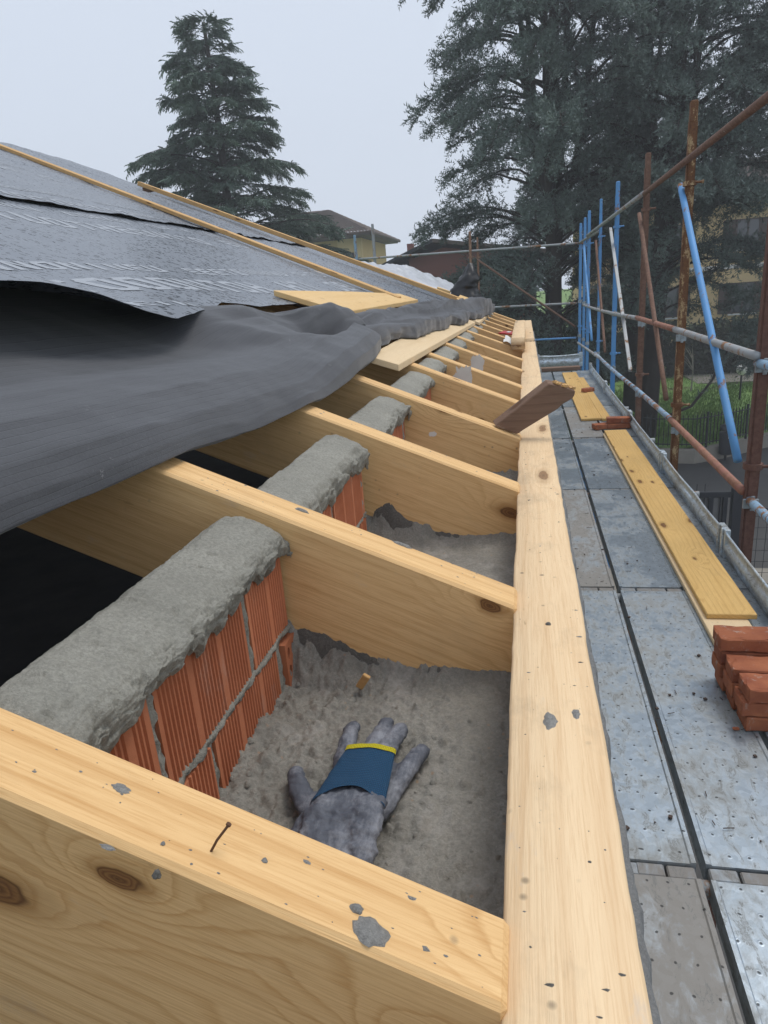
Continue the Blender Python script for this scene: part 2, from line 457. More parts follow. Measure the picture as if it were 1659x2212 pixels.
def membrane():
    t = NT('roof_membrane_grey')
    v = t.coord(rnd=False)
    a = t.noise(v, 1.6, 4, .6)
    c = t.mix(a, (.120, .138, .166), (.170, .190, .222))
    c = t.mix(t.ramp(t.noise(t.scale(v, (1, 3, 1)), 120.0, 2), [(.4, .3), (.6, 0.0)]), c, (.11, .12, .14))
    # water drops standing on the sheet: dark beads with a glossy top
    vv = t.n('VectorMath', {0: v, 1: t.n('VectorMath', {0: t.noise(v, 30.0, 2, out=1), 1: (.03, .03, .03)}, operation='MULTIPLY').outputs[0]}, operation='ADD').outputs[0]
    d = t.voro(vv, 50.0)
    oc = t.n('SeparateColor', {0: t.voro(vv, 50.0, out='Color')}).outputs[0]
    rad = t.math('MULTIPLY', t.math('POWER', oc, 1.2), .60)
    drop = t.math('LESS_THAN', d, rad)
    c = t.mix(t.math('MULTIPLY', drop, .88), c, (.03, .034, .042))
    t.p(Base_Color=c, Roughness=t.math('SUBTRACT', .36, t.math('MULTIPLY', drop, .12)), Specular_IOR_Level=t.math('SUBTRACT', .62, t.math('MULTIPLY', drop, .5)))
    t.bump(t.math('ADD', t.math('MULTIPLY', drop, .4), t.math('MULTIPLY', t.noise(v, 14.0, 4), .6)), .22, .004)
    return t.m
M['membrane'] = membrane()
M['print'] = flatmat('pale_grey_print', (.31, .335, .37), .5, var=.12, sc=30)

# ------------------------------------------------------------------ setting: ground, street, wall of the house
Z_ST, Z_LAWN, DZ = -5.40, -5.0, -1.523
def lawnmat():
    t = NT('lawn_green')
    v = t.coord(rnd=False)
    a = t.noise(v, .7, 5, .65); b = t.noise(v, 14.0, 4, .8)
    c = t.mix(t.ramp(a, [(.35, 0.0), (.65, 1.0)]), (.13, .25, .04), (.20, .33, .07))
    c = t.mix(t.ramp(b, [(.4, .6), (.6, 0.0)]), c, (.05, .105, .02))
    c = t.mix(t.ramp(t.noise(v, .45, 3), [(.56, 0.0), (.70, .7)]), c, (.115, .085, .045))
    t.p(Base_Color=c, Roughness=.9)
    t.bump(b, 1.0, .05)
    return t.m
M['lawn'] = lawnmat()
M['asphalt'] = flatmat('wet_asphalt', (.045, .045, .045), .55, var=.35, sc=3.0, bumpd=.004)
M['concrete'] = flatmat('old_concrete', (.24, .22, .185), .85, var=.3, sc=2.5, bumpd=.004)
M['paving'] = flatmat('pale_paving', (.15, .135, .115), .8, var=.2, sc=2.0)
M['plaster'] = flatmat('rough_plaster', (.34, .32, .28), .9, var=.15, sc=2.0, bumpd=.003)
M['yellow'] = flatmat('yellow_render', (.56, .40, .17), .9, var=.08, sc=1.2)
M['yellow_pale'] = flatmat('pale_yellow_render', (.62, .47, .24), .9, var=.08, sc=1.2)
M['pink'] = flatmat('dusty_pink_render', (.30, .125, .10), .9, var=.12, sc=1.2)
M['rooftile'] = flatmat('weathered_roof_tile', (.15, .118, .10), .85, var=.4, sc=6.0)
M['darkwood'] = flatmat('dark_brown_wood', (.055, .032, .022), .7)
M['soffit'] = flatmat('grey_soffit', (.075, .062, .055), .8)
M['white'] = flatmat('white_paint', (.70, .70, .68), .6, var=.06)
M['glass'] = NT('window_glass').p(Base_Color=(.05, .06, .07), Roughness=.08, Specular_IOR_Level=.8).m
M['globe'] = NT('opal_globe').p(Base_Color=(.80, .79, .76), Roughness=.3).m
M['red'] = flatmat('red_plastic', (.48, .03, .03), .4)
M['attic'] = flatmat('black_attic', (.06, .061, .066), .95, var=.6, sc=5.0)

def sheet(name, x0, x1, y0, y1, z, mat):
    o = MB().add([(x0, y0, z), (x1, y0, z), (x1, y1, z), (x0, y1, z)], [(0, 1, 2, 3)]).obj(name, mat)
    return tag(o, kind='structure')
sheet('ground', -250, 250, -80, 400, Z_ST - .03, M['lawn'])
sheet('street', -1.5, 60, 12.6, 22.6, Z_ST, M['asphalt'])
sheet('yard', .1, 60, -20, 11.4, Z_ST - .004, M['asphalt'])
boxobj('pavement', .12, 60, 11.45, 12.6, Z_ST - .02, Z_ST + .12, M['concrete'], bevel=.02)['kind'] = 'structure'

# retaining wall that carries the park fence; it bends away to the right
WALLP = [(-3.0, 24.2), (2.2, 22.0), (3.83, 20.98), (4.76, 20.78), (5.54, 21.25), (7.3, 22.63), (11.0, 25.6), (20.0, 32.0)]
def offset_line(P, d):
    out = []
    for i, p in enumerate(P):
        a = Vector(P[max(i - 1, 0)]); b = Vector(P[min(i + 1, len(P) - 1)])
        t = (b - a).normalized()
        out.append((p[0] - t.y * d, p[1] + t.x * d))
    return out
wl = MB()
A = offset_line(WALLP, -.12); B = offset_line(WALLP, .12)
for i in range(len(WALLP) - 1):
    q = [A[i], A[i + 1], B[i + 1], B[i]]
    wl.add([(x, y, Z_ST - .05) for x, y in q] + [(x, y, Z_LAWN) for x, y in q], [(4, 5, 6, 7), (0, 1, 5, 4), (2, 3, 7, 6)])
tag(wl.obj('retaining_wall', M['concrete']), 'low weathered concrete wall carrying the park fence beside the street', 'wall')
# the lawn behind it, gently uneven
xs = np.linspace(-14, 40, 60); ys = np.linspace(0, 24, 40)
P = np.zeros((60, 40, 3))
def wall_y(x):
    for (ax, ay), (bx, by) in zip(B, B[1:]):
        if ax <= x <= bx: return ay + (by - ay) * (x - ax) / (bx - ax)
    return B[0][1] if x < B[0][0] else B[-1][1] + (x - B[-1][0]) * .7
for i, x in enumerate(xs):
    w = wall_y(x)
    for j, y in enumerate(ys):
        P[i, j] = (x, w + y * 1.2, Z_LAWN - .004 + .10 * fbm(x * .25, y * .25) * min(1, y / 2))
tag(grid_obj('lawn', P, M['lawn']), kind='structure')
# short grass standing on the lawn
nt = 42000
gx = nrng.uniform(1.5, 16, nt); gd = nrng.uniform(.1, 1, nt) ** 1.5 * 13
gy = np.array([wall_y(x) for x in gx]) + gd
h = nrng.uniform(.05, .13, nt); an = nrng.uniform(0, PI, nt); w = nrng.uniform(.015, .03, nt)
T = np.zeros((nt, 3, 3))
T[:, 0] = np.stack([gx - np.cos(an) * w, gy - np.sin(an) * w, np.full(nt, Z_LAWN - .03)], -1)
T[:, 1] = np.stack([gx + np.cos(an) * w, gy + np.sin(an) * w, np.full(nt, Z_LAWN - .03)], -1)
T[:, 2] = np.stack([gx + nrng.normal(0, .03, nt), gy + nrng.normal(0, .03, nt), Z_LAWN + h], -1)
tag(link('grass', tri_mesh('grass', T), M['lawn']), 'short green grass of the park lawn', 'grass', kind='stuff')
boxobj('paved_path', 7.6, 40, 33.2, 38.5, Z_LAWN - .1, Z_LAWN + .06, M['paving'])['kind'] = 'structure'

# the house being roofed: outer wall with rough mortar top, attic floor, far gable
house = empty('house', (0, 0, Z_ST), label='plastered house whose new timber roof is being built', cat='building')
def in_house(o):
    o.parent = house; o.matrix_parent_inverse = Matrix.Translation((0, 0, -Z_ST)); return o
in_house(boxobj('outer_wall', -.24, .104, -6, 9.45, Z_ST, -.66, M['plaster']))
in_house(boxobj('end_wall', -8, -.24, 9.2, 9.45, Z_ST, -.66, M['plaster']))
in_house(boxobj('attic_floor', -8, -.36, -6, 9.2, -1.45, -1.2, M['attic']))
# rough mortar along the wall top, outside the fascia board
ny = 900
P = np.zeros((ny, 7, 3))
for i in range(ny):
    y = -1 + 10.4 * i / (ny - 1)
    e = .110 + .006 * fbm(y * 7, 3.1) + .003 * fbm(y * 40, 1.7)
    for j, (x, z) in enumerate(((.070, -.625), (.085, -.62), (.095, -.619), (e - .004, -.622), (e, -.634), (e + .002, -.66), (e - .002, -.78))):
        P[i, j] = (x + .001 * fbm(y * 60, j), y, z + .003 * fbm(y * 30, j * 1.3))
in_house(grid_obj('wall_top', P, M['ledge'], flip=True))

# ------------------------------------------------------------------ rafters, fascia
TH = math.atan(.415)
def rtop(x): return -.478 - .415 * x            # top of the rafters
RY = [.413, 1.035, 1.661, 2.245, 2.893, 3.376, 4.011, 4.588, 5.227, 5.78, 6.35, 6.95, 7.55, 8.15, 8.75]
RT = .074
RH = .200
def rafter_mesh(L, RH):
    mb = MB()
    e = RH * math.tan(TH) + .007           # plumb cut that butts into the fascia
    mb.add([(-L, -RT / 2, -RH), (-L, RT / 2, -RH), (-L, RT / 2, 0), (-L, -RT / 2, 0),
            (e, -RT / 2, -RH), (e, RT / 2, -RH), (.007, RT / 2, 0), (.007, -RT / 2, 0)],
           [(0, 1, 2, 3), (7, 6, 5, 4), (0, 4, 5, 1), (3, 2, 6, 7), (0, 3, 7, 4), (1, 5, 6, 2)])
    return mb.mesh('rafter', .0045, 1)
rafter_labels = [
    'nearest pale rafter in the bottom left corner with a rusty nail and grey mortar splashes',
    'second rafter from the camera, just beyond the work gloves, with round knots on its side',
    'third rafter from the camera, beyond the second mortar topped block wall, with large swirling knot',
    'fourth rafter, with the dark brown offcut resting on its lower end',
    'first rafter beyond the dark brown offcut',
    'second rafter beyond the dark brown offcut, under the pale panel edge',
    'third rafter beyond the dark brown offcut',
    'fourth rafter beyond the dark brown offcut',
    'rafter next before the rough timber block lying by the fascia',
    'rafter under the near end of the rough timber block',
    'rafter beside the red level and sheet of paper',
    'rafter directly beyond the red level',
    'third rafter from the far end of the eaves',
    'second rafter from the far end of the eaves',
    'farthest rafter at the far end of the eaves']
rafters = []
for i, y in enumerate(RY):
    th = .068 if i == 0 else RT
    o = link('rafter', rafter_mesh(1.75, .30 if i == 0 else RH), M['rafter'], None, (-.0235, y - RT / 2 + (.003 if i == 0 else 0), rtop(-.0235)), (0, TH, 0))
    tag(o, rafter_labels[i], 'rafter', 'rafters along the eaves')
    rafters.append(o)

def rough_board(name, x0, x1, y0, y1, z0, z1, mat, seed, parent=None, n=60, amp=.002):
    """long board along Y with slightly waney edges"""
    P = np.zeros((n, 9, 3))
    bv = .004
    for i in range(n):
        y = y0 + (y1 - y0) * i / (n - 1)
        a = amp * fbm(y * 5, seed) + amp * .5 * fbm(y * 23, seed + 4)
        b = amp * fbm(y * 5, seed + 9) + amp * .5 * fbm(y * 27, seed + 5)
        ring = [(x0 + a, z0), (x0 + a, z1 - bv), (x0 + a + bv, z1), (.5 * (x0 + x1), z1 + .0006), (x1 + b - bv, z1), (x1 + b, z1 - bv), (x1 + b, z0), (.5 * (x0 + x1), z0), (x0 + a, z0)]
        for j, (x, z) in enumerate(ring): P[i, j] = (x, y, z)
    o = grid_obj(name, P, mat, parent, smooth=False)
    bm = bmesh.new(); bm.from_mesh(o.data)
    bmesh.ops.remove_doubles(bm, verts=bm.verts[:], dist=.00005)
    bmesh.ops.holes_fill(bm, edges=[e for e in bm.edges if e.is_boundary], sides=20)
    bmesh.ops.recalc_face_normals(bm, faces=bm.faces[:])
    bm.to_mesh(o.data); bm.free()
    return o
fb = rough_board('fascia_board', -.0225, .080, -.4, 5.98, -.63, -.478, M['fascia'], 2.2, n=260)
tag(fb, 'long pale fascia beam running along the eaves from the near corner, with holes and smears', 'beam')
fb2 = rough_board('fascia_board', -.03, .078, 6.25, 9.3, -.63, -.474, M['fascia'], 5.2, n=90)
tag(fb2, 'far shorter fascia beam beyond the splice near the rough timber block', 'beam')

def splat(parent, world_xy, rx, ry, seed, h=.003, mat='splat', name='mortar_splash', ztop=None):
    """small blob of mortar on a board, in the parent's space"""
    n = 22
    vs = [(0, 0, h)]; fs = []
    for k in range(n):
        a = 2 * PI * k / n
        r = 1 + .28 * fbm(math.cos(a) * 1.5 + seed, math.sin(a) * 1.5, seed)
        vs.append((rx * .6 * r * math.cos(a), ry * .6 * r * math.sin(a), h * .9))
    for k in range(n):
        a = 2 * PI * k / n
        r = 1 + .35 * fbm(math.cos(a) * 1.8 + seed, math.sin(a) * 1.8, seed + 3)
        vs.append((rx * r * math.cos(a), ry * r * math.sin(a), -.0004))
    for k in range(n):
        k2 = (k + 1) % n
        fs.append((0, 1 + k, 1 + k2)); fs.append((1 + k, 1 + n + k, 1 + n + k2, 1 + k2))
    o = MB().add(vs, fs).obj(name, M[mat], parent, smooth=True)
    return o
# on the nearest rafter: nail, pebble, splashes (rafter space: X down the slope, Y thickness)
r0 = rafters[0]
def on_rafter(o, r, wx, wy):
    o.location = ((wx + .0235) / math.cos(TH), wy - r.location.y, .0006)
    return o
on_rafter(splat(r0, 0, .014, .0105, 1.3, .004), r0, -.113, .356)
on_rafter(splat(r0, 0, .005, .004, 4.3, .003), r0, -.125, .3685)
on_rafter(splat(r0, 0, .0032, .003, 6.3, .0045, 'mortar_dark', 'mortar_crumb'), r0, -.2545, .331)
on_rafter(splat(r0, 0, .0018, .0016, 7.3, .0015), r0, -.262, .3555)
on_rafter(splat(r0, 0, .008, .004, 8.3, .0006), r0, -.31, .3855)
on_rafter(splat(r0, 0, .0025, .002, 9.3, .0012), r0, -.195, .376)
on_rafter(splat(r0, 0, .006, .002, 10.3, .0006), r0, -.292, .336)
nl = MB().tube([(0, 0, -.004), (.002, .002, .010), (.006, .007, .0225)], .00105, 7)
nl.tube([(.0058, .0068, .0222), (.0061, .0072, .0236)], .0021, 8)
on_rafter(nl.obj('nail', M['nail'], r0), r0, -.2315, .3655)
for (rx_, ry_, sx, sy, sd, i) in ((-.20, 1.028, .018, .004, 3.3, 1), (-.36, 1.012, .012, .004, 5.9, 1)):
    on_rafter(splat(rafters[i], 0, sx, sy, sd, .0006 if sy > .01 else .003), rafters[i], rx_, ry_)
def specks(parent, n, xr, yr, zf, seed, mat):
    r_ = random.Random(seed); mb = MB()
    for k in range(n):
        x, y = r_.uniform(*xr), r_.uniform(*yr)
        a = .0005 + .0017 * r_.random() ** 4; st_ = 1 + r_.random() * 1.5
        th_ = r_.random() * 3
        ring = [(x + a * st_ * math.cos(t_ + th_) * r_.uniform(.6, 1.2), y + a * math.sin(t_ + th_) * r_.uniform(.6, 1.2), zf - .0002) for t_ in [2 * PI * q / 7 for q in range(7)]]
        mb.add(ring + [(x, y, zf + a * .55)], [(q, (q + 1) % 7, 7) for q in range(7)])
    o = mb.obj('mortar_specks', M[mat], parent); o['kind'] = 'stuff'
    return o
specks(rafters[0], 55, (-.55, 0), (-.030, .030), .0003, 3, 'splat')
specks(rafters[1], 40, (-.6, 0), (-.032, .032), .0003, 4, 'splat')
specks(rafters[2], 30, (-.6, 0), (-.032, .032), .0003, 5, 'splat')
specks(fb, 60, (-.012, .072), (.2, 3.0), -.4776, 6, 'splat')
specks(fb, 120, (-.012, .072), (.2, 3.0), -.4776, 7, 'mortar_dark')
def on_fascia(o, x, y, z=-.4775):
    o.location = (x, y, z); return o
on_fascia(splat(fb, 0, .0085, .017, 2.9, .0022), .0225, .685)
on_fascia(splat(fb, 0, .005, .010, 3.9, .0012), .053, .702)
on_fascia(splat(fb, 0, .0045, .004, 4.9, .003, 'mortar_dark'), .0285, .921)

# rough timber block on the rafters by the fascia, splinters
rb = rough_board('timber_block', -.098, -.002, 5.05, 7.4, rtop(-.05) + .004, rtop(-.05) + .085, M['fascia'], 8.2, n=30, amp=.004)
rb.rotation_euler = (0, 0, 0)
tag(rb, 'rough sawn timber block lying across the far rafters inside the fascia', 'timber')
sb = MB()
for k in range(24):
    x = .0 + .07 * rng.random(); y = 6.02 + .22 * rng.random(); l = .06 + .12 * rng.random()
    sb.prism([(x, y, -.535), (x + .012, y, -.535), (x + .012, y, -.51 + .02 * rng.random()), (x, y, -.515)], (.02 * rng.random(), l * .6, .0 + .015 * rng.random()))
tag(sb.obj('splintered_stub', M['old_plank']), 'dark splintered stub of old timber at the fascia splice', 'timber')

# dark offcut leaning from the fourth rafter over the fascia
poly = [(-.098, 2.19, -.432), (.072, 2.19, -.306), (.085, 2.19, -.309), (.118, 2.19, -.318), (.150, 2.19, -.331), (.149, 2.19, -.344), (.141, 2.19, -.356), (.112, 2.19, -.372), (.098, 2.19, -.386), (-.004, 2.19, -.446), (-.028, 2.19, -.462)]
oc = MB().prism(poly, (-.010, .034, .010)).obj('timber_offcut', M['old_plank'], bevel=.0025)
tag(oc, 'dark brown weathered offcut leaning over the fascia with a rotten end', 'offcut')
ch = MB()
for k in range(40):
    a = rng.random(); x = .086 + .062 * a; z = -.309 - .024 * a
    ch.box(-.004, .004, -.003, .003, -.002, .003 + .003 * rng.random(), Matrix.Translation((x + rng.uniform(-.003, .002), 2.19 + rng.uniform(.0, .033) - .003, z + .006)) @ Matrix.Rotation(rng.random() * 3, 4, 'Z') @ Matrix.Rotation(rng.random(), 4, 'X'))
o = ch.obj('rotten_fibres', M['batten'], oc); o['kind'] = 'stuff'

# ------------------------------------------------------------------ block walls between the rafters
WX = -.384                                      # front face of the blocks
def block_mesh(ly, lz, holes=False):
    """hollow clay block: grooved front (+X), flat sides; origin at its lower front corner, Y length, Z height"""
    mb = MB()
    D = .075
    prof = [(0, 0.0)]
    y = .008
    grp = 0
    while y < ly - .008:
        if grp % 9 == 8: y += .011
        else:
            prof += [(y, 0.0), (y + .0014, -.0030), (y + .0042, -.0030), (y + .0056, 0.0)]
            y += .0084
        grp += 1
    prof.append((ly, 0.0))
    n = len(prof)
    vs = [(x, yy, 0) for yy, x in prof] + [(x, yy, lz) for yy, x in prof]
    vs += [(-D, 0, 0), (-D, ly, 0), (-D, 0, lz), (-D, ly, lz)]
    fs = [(i, i + 1, n + i + 1, n + i) for i in range(n - 1)]
    a, b, c, d = 2 * n, 2 * n + 1, 2 * n + 2, 2 * n + 3
    fs += [(b, a, c, d), (a, 0, n, c), (n - 1, b, d, 2 * n - 1)]
    fs.append(tuple(range(n, 2 * n)) + (d, c))
    fs.append(tuple(range(n - 1, -1, -1)) + (a, b))
    return mb.add(vs, fs).mesh('brick')
def end_brick_mesh(ly, lz):
    """block laid with its perforated side out: a plate with real openings"""
    mb = MB()
    D = .075
    hy, hz = 2, 3
    ys = [0]; zs = [0]
    wy = (ly - .008 * (hy + 1)) / hy; wz = (lz - .010 * (hz + 1)) / hz
    for k in range(hy): ys += [ys[-1] + .008, ys[-1] + .008 + wy]
    ys.append(ly)
    for k in range(hz): zs += [zs[-1] + .010, zs[-1] + .010 + wz]
    zs.append(lz)
    for i in range(len(ys) - 1):
        for j in range(len(zs) - 1):
            if i % 2 and j % 2:
                y0, y1, z0, z1 = ys[i], ys[i + 1], zs[j], zs[j + 1]
                c = .3 * (z1 - z0)
                ring = [(y0, z0 + c), (y0 + .3 * (y1 - y0), z0), (y1 - .3 * (y1 - y0), z0), (y1, z0 + c), (y1, z1 - c), (y1 - .3 * (y1 - y0), z1), (y0 + .3 * (y1 - y0), z1), (y0, z1 - c)]
                fr = [(0, a, b) for a, b in ring]; bk = [(-.05, a, b) for a, b in ring]
                cr = [(0, y0, z0), (0, y1, z0), (0, y1, z1), (0, y0, z1)]
                mb.add(fr + bk, [((k + 1) % 8, k, k + 8, (k + 1) % 8 + 8) for k in range(8)] + [tuple(range(8, 16))])
                mb.add(fr + cr, [(8, 1, 0), (9, 3, 2), (10, 5, 4), (11, 7, 6)])
            else:
                mb.add([(0, ys[i], zs[j]), (0, ys[i + 1], zs[j]), (0, ys[i + 1], zs[j + 1]), (0, ys[i], zs[j + 1])], [(0, 1, 2, 3)])
    mb.add([(0, 0, 0), (0, ly, 0), (0, ly, lz), (0, 0, lz), (-D, 0, 0), (-D, ly, 0), (-D, ly, lz), (-D, 0, lz)], [(5, 4, 7, 6), (3, 2, 6, 7), (0, 3, 7, 4), (2, 1, 5, 6), (1, 0, 4, 5)])
    return mb.mesh('brick')

wall_labels = [
    'nearest grooved clay block wall with thick mortar cap, left of the gloves',
    'mortar capped clay block wall between the second and third rafters',
    'mortar capped clay block wall between the third and fourth rafters, with only ribbed faces showing',
    'mortar capped block wall just beyond the fourth rafter, level with the dark offcut',
    'short mortar capped block wall beyond the smeared side of the fifth rafter',
    'mortar capped block wall in the bay of the pale panel corner',
    'block wall mostly hidden beyond the pale panel corner',
    'block wall in the bay next before the timber block',
    'block wall in the first bay of the timber block',
    'block wall in the bay of the red level',
    'block wall in the bay beyond the red level', 'block wall under the crumpled felt end', 'last but one block wall at the far end', 'last block wall at the far end']
def cap_profile(u, y, seed):
    """outline of the mortar cap over the blocks, u in 0..1 from the front lower edge over the top to the back"""
    zt = rtop(WX) - .014
    lo = .036 + .022 * fbm(y * 8, seed) + .016 * fbm(y * 30, seed + 2, 0, 4)
    sw = .010 * fbm(y * 5.5, seed + 6, .3, 3)
    ov = .006 * fbm(y * 14, seed + 8, .7, 3)
    pts = [(WX + .003, zt - lo - .010), (WX + .012 + ov, zt - lo - .002), (WX + .018 + ov, zt - lo * .55), (WX + .015 + ov * .6, zt - .012 + sw * .4), (WX + .004, zt + .001 + sw), (WX - .016, zt + .012 + sw), (WX - .045, zt + .023 + sw), (WX - .070, zt + .026 + sw * .6), (WX - .090, zt + .014), (WX - .100, zt - .02), (WX - .098, zt - .10)]
    t = u * (len(pts) - 1)
    i = min(int(t), len(pts) - 2); f = t - i
    f2 = f * f * (3 - 2 * f) * .4 + f * .6
    return (pts[i][0] + (pts[i + 1][0] - pts[i][0]) * f2, pts[i][1] + (pts[i + 1][1] - pts[i][1]) * f2)
for i in range(len(RY) - 1):
    y0, y1 = RY[i] + .003, RY[i + 1] - RT - .003
    if i == 1: y1 -= .045
    W = empty('block_wall', (WX, (y0 + y1) / 2, -.75), label=wall_labels[i], cat='wall', group='block walls between the rafters')
    def inw(o):
        o.parent = W; o.matrix_parent_inverse = Matrix.Translation((-WX, -(y0 + y1) / 2, .75)); return o
    ztop = rtop(WX) - .030
    JZ = -.508
    # upper course, lower course: joints as seen in the nearest bay
    if i == 0:
        up = [y0, .549, .800, y1 + .05]; low = [y0, .655, .895]
    else:
        c = rng.uniform(.17, .27); up = [y0, y0 + c, y0 + c + .25, y1]; low = [y0, y0 + c - .11, y0 + c + .14, y1]
    up = [v for v in up if v <= y1] + [y1]; up = sorted(set(min(v, y1) for v in up))
    if i: low = sorted(set(min(max(v, y0), y1) for v in low))
    else: low = low
    J = .009
    for ys_, z0, z1 in ((up, JZ + .006, ztop), (low, -.74, JZ - .006)):
        for a, b in zip(ys_, ys_[1:]):
            if b - a < .03: continue
            dx = rng.uniform(-.0025, .002)
            inw(link('brick', block_mesh(b - a - J - .006, z1 - z0), M['block'], None, (WX + dx, a + J / 2 + .003, z0)))
    if i == 0:                                  # the last one of the lower course shows its perforated side
        inw(link('brick', end_brick_mesh(y1 - .912, .105), M['block'], None, (WX + .006, .909, -.625)))
    # bed and joints: mortar set back behind the faces, squeezed out unevenly
    nyj = max(40, int((y1 - y0) / (.004 if i < 2 else .01)))
    def joint_strip(name_pts, wid):
        n = len(name_pts)
        P = np.zeros((n, 5, 3))
        for k, (yy, zz, horiz) in enumerate(name_pts):
            for j, o_ in enumerate((-1, -.5, 0, .5, 1)):
                w_ = wid * (1.1 + .75 * fbm(yy * 34, zz * 34, j * 2.0))
                bulge = ((.0008 if horiz else -.0008) if abs(o_) < 1 else -.007) + .0055 * fbm(yy * 55, zz * 55, j + .5)
                P[k, j] = (WX - .001 + bulge, yy + (0 if horiz else o_ * w_), zz + (o_ * w_ if horiz else 0) + .004 * fbm(yy * 22, zz * 40, 9))
        return P
    parts = []
    parts.append(joint_strip([(y0 + (y1 - y0) * k / (nyj - 1), JZ, True) for k in range(nyj)], .0075))
    for ys_, z0, z1 in ((up, JZ, ztop + .01), (low, -.66, JZ)):
        for yy in ys_[1:-1]:
            parts.append(joint_strip([(yy, z0 + (z1 - z0) * k / 24, False) for k in range(25)], .0085))
    if i == 0: parts.append(joint_strip([(.9, -.66 + (.15) * k / 24, False) for k in range(25)], .012))
    jm = MB()
    for P in parts:
        n, m = P.shape[:2]
        jm.add(P.reshape(-1, 3).tolist(), [(a * m + b, (a + 1) * m + b, (a + 1) * m + b + 1, a * m + b + 1) for a in range(n - 1) for b in range(m - 1)])
    inw(jm.obj('mortar_joint', M['mortar_cap'], smooth=True))
    inw(boxobj('mortar_core', WX - .078, WX - .008, y0, y1, -.75, ztop - .005, M['mortar_cap']))
    st = .0026 if i == 0 else .005 if i < 3 else .012
    n = max(12, int((y1 - y0) / st)); m = 120 if i == 0 else 64 if i < 3 else 40
    P = np.zeros((n, m, 3))
    for a in range(n):
        y = y0 + (y1 - y0) * a / (n - 1)
        e = min(1.0, (y1 - y) / .055)           # rounded off towards the far rafter
        sag = .026 * (1 - e) ** 2.2
        for b in range(m):
            u = b / (m - 1)
            x, z = cap_profile(u, y, i * 3.7)
            edge = max(0, 1 - abs(u - .20) / .20)            # lumpy along the squeezed-out front lip, trowelled flat on top
            d = (.0026 + .0080 * edge) * fbm(x * 32, y * 32, i + z * 32, 5) + (.0011 + .0018 * edge) * fbm(x * 130, y * 130, z * 130, 4)
            d += .0016 * fbm(x * 9, y * 9, i * 2.0, 2)
            if i < 3:
                tear = fbm(x * 24 + 7 + y * 10, y * 85 - x * 30, i * 3.0, 3)
                d -= .012 * max(0, tear - .40) * (fbm(x * 14, y * 11, 5 + i, 2) > -.05)
                d += .0040 * max(0, tear - .12) * max(0, fbm(x * 14, y * 11, 5 + i, 2)) * 2
            pit = fbm(x * 75 + 7, y * 42, z * 75 + i, 2)
            d -= .006 * max(0, pit - .42)
            P[a, b] = (x + d * (1 if u < .35 else .2), y + .001 * fbm(y * 70, b), z + d - sag * (1 if u > .1 else 0))
    inw(grid_obj('mortar_cap', P, M['mortar_cap']))

# ------------------------------------------------------------------ mortar floor in the bays
for i in range(len(RY) - 1):
    y0, y1 = RY[i] - .004, RY[i + 1] - RT + .004
    st = .0026 if i == 0 else .006 if i < 3 else .014
    nx = int(.40 / st); ny = int((y1 - y0) / st)
    P = np.zeros((nx, ny, 3))
    for a in range(nx):
        x = -.398 + .388 * a / (nx - 1)
        for b in range(ny):
            y = y0 + (y1 - y0) * b / (ny - 1)
            z = -.600
            rough = .35 + .65 * max(0, min(1, (-.06 - x) / .16)) if i == 0 else .5
            f1 = fbm(x * 9, y * 9, i * 5.1, 4)
            f2 = fbm(x * 38, y * 38, 2.2 + i, 4)
            z += .007 * f1 + .0055 * rough * abs(f2) * 1.6 + .0048 * rough * fbm(x * 95, y * 95, 4.4, 3)
            if i < 2:                            # clods and torn lumps
                wx_ = x + .010 * f2; wy_ = y + .010 * fbm(x * 38 + 9, y * 38, 1.1, 2)
                dv = mn.voronoi(Vector((wx_ * 42, wy_ * 42, i)))[0]
                msk = max(0, fbm(x * 11 + 3, y * 11, 6.1 + i, 3) + .35 * rough)
                z += min(.013, .030 * max(0, .50 - dv[0]) * msk)
                z -= .006 * max(0, .10 - (dv[1] - dv[0])) * 6 * msk * rough
            if i == 0: z -= .004 * max(0, .25 - abs(fbm(x * 22 + .6 * f1, y * 22, 7.7, 2))) * 4 * rough
            # dragged up against the next rafter, with a ragged edge
            k = max(0, 1 - (y1 - y) / .050)
            jag = .5 + .7 * abs(fbm(x * 30, 1.1 + i, 0, 4))
            z += k * k * (.010 + .020 * jag)
            if i < 2:                            # heap left of the bay under the rafter
                hx = max(0, min(1, (-.19 - x) / .17))
                z += k ** .6 * hx * .058 * (.8 + .5 * fbm(x * 22, y * 22, 3.3)) if y1 - y < .05 else 0
            k2 = max(0, 1 - (y - y0) / .03); z += k2 * .006
            k3 = max(0, 1 - (x + .384) / .05); z += k3 * .010 * (1 + 1.2 * fbm(x * 20, y * 20, 3.7, 3))
            P[a, b] = (x, y, z)
    if i == 0: BED = P
    tag(grid_obj('mortar_floor', P, M['mortar']), kind='structure')
gr = MB(); r_ = random.Random(5)
for k in range(260):
    bi = int(BED.shape[0] * (.03 + .92 * r_.random() ** 1.2)); bj = int(BED.shape[1] * r_.uniform(.08, .92))
    x, y, z = BED[bi, bj]; a = .0010 + .0050 * r_.random() ** 5
    bm_ = [(x + a * math.cos(t_) * r_.uniform(.7, 1.25), y + a * math.sin(t_) * r_.uniform(.7, 1.25), z - .001) for t_ in [2 * PI * q / 6 for q in range(6)]]
    hh_ = a * r_.uniform(.5, 1.0)
    tp_ = [(px * .6 + x * .4, py * .6 + y * .4, z + hh_ * r_.uniform(.7, 1.1)) for px, py, _ in bm_]
    gr.add(bm_ + tp_, [(q, (q + 1) % 6, 6 + (q + 1) % 6, 6 + q) for q in range(6)] + [tuple(range(6, 12))])
tag(gr.obj('grit', M['mortar'], smooth=True), 'grit and crumbs of mortar lying on the bed around the gloves', 'grit', kind='stuff')
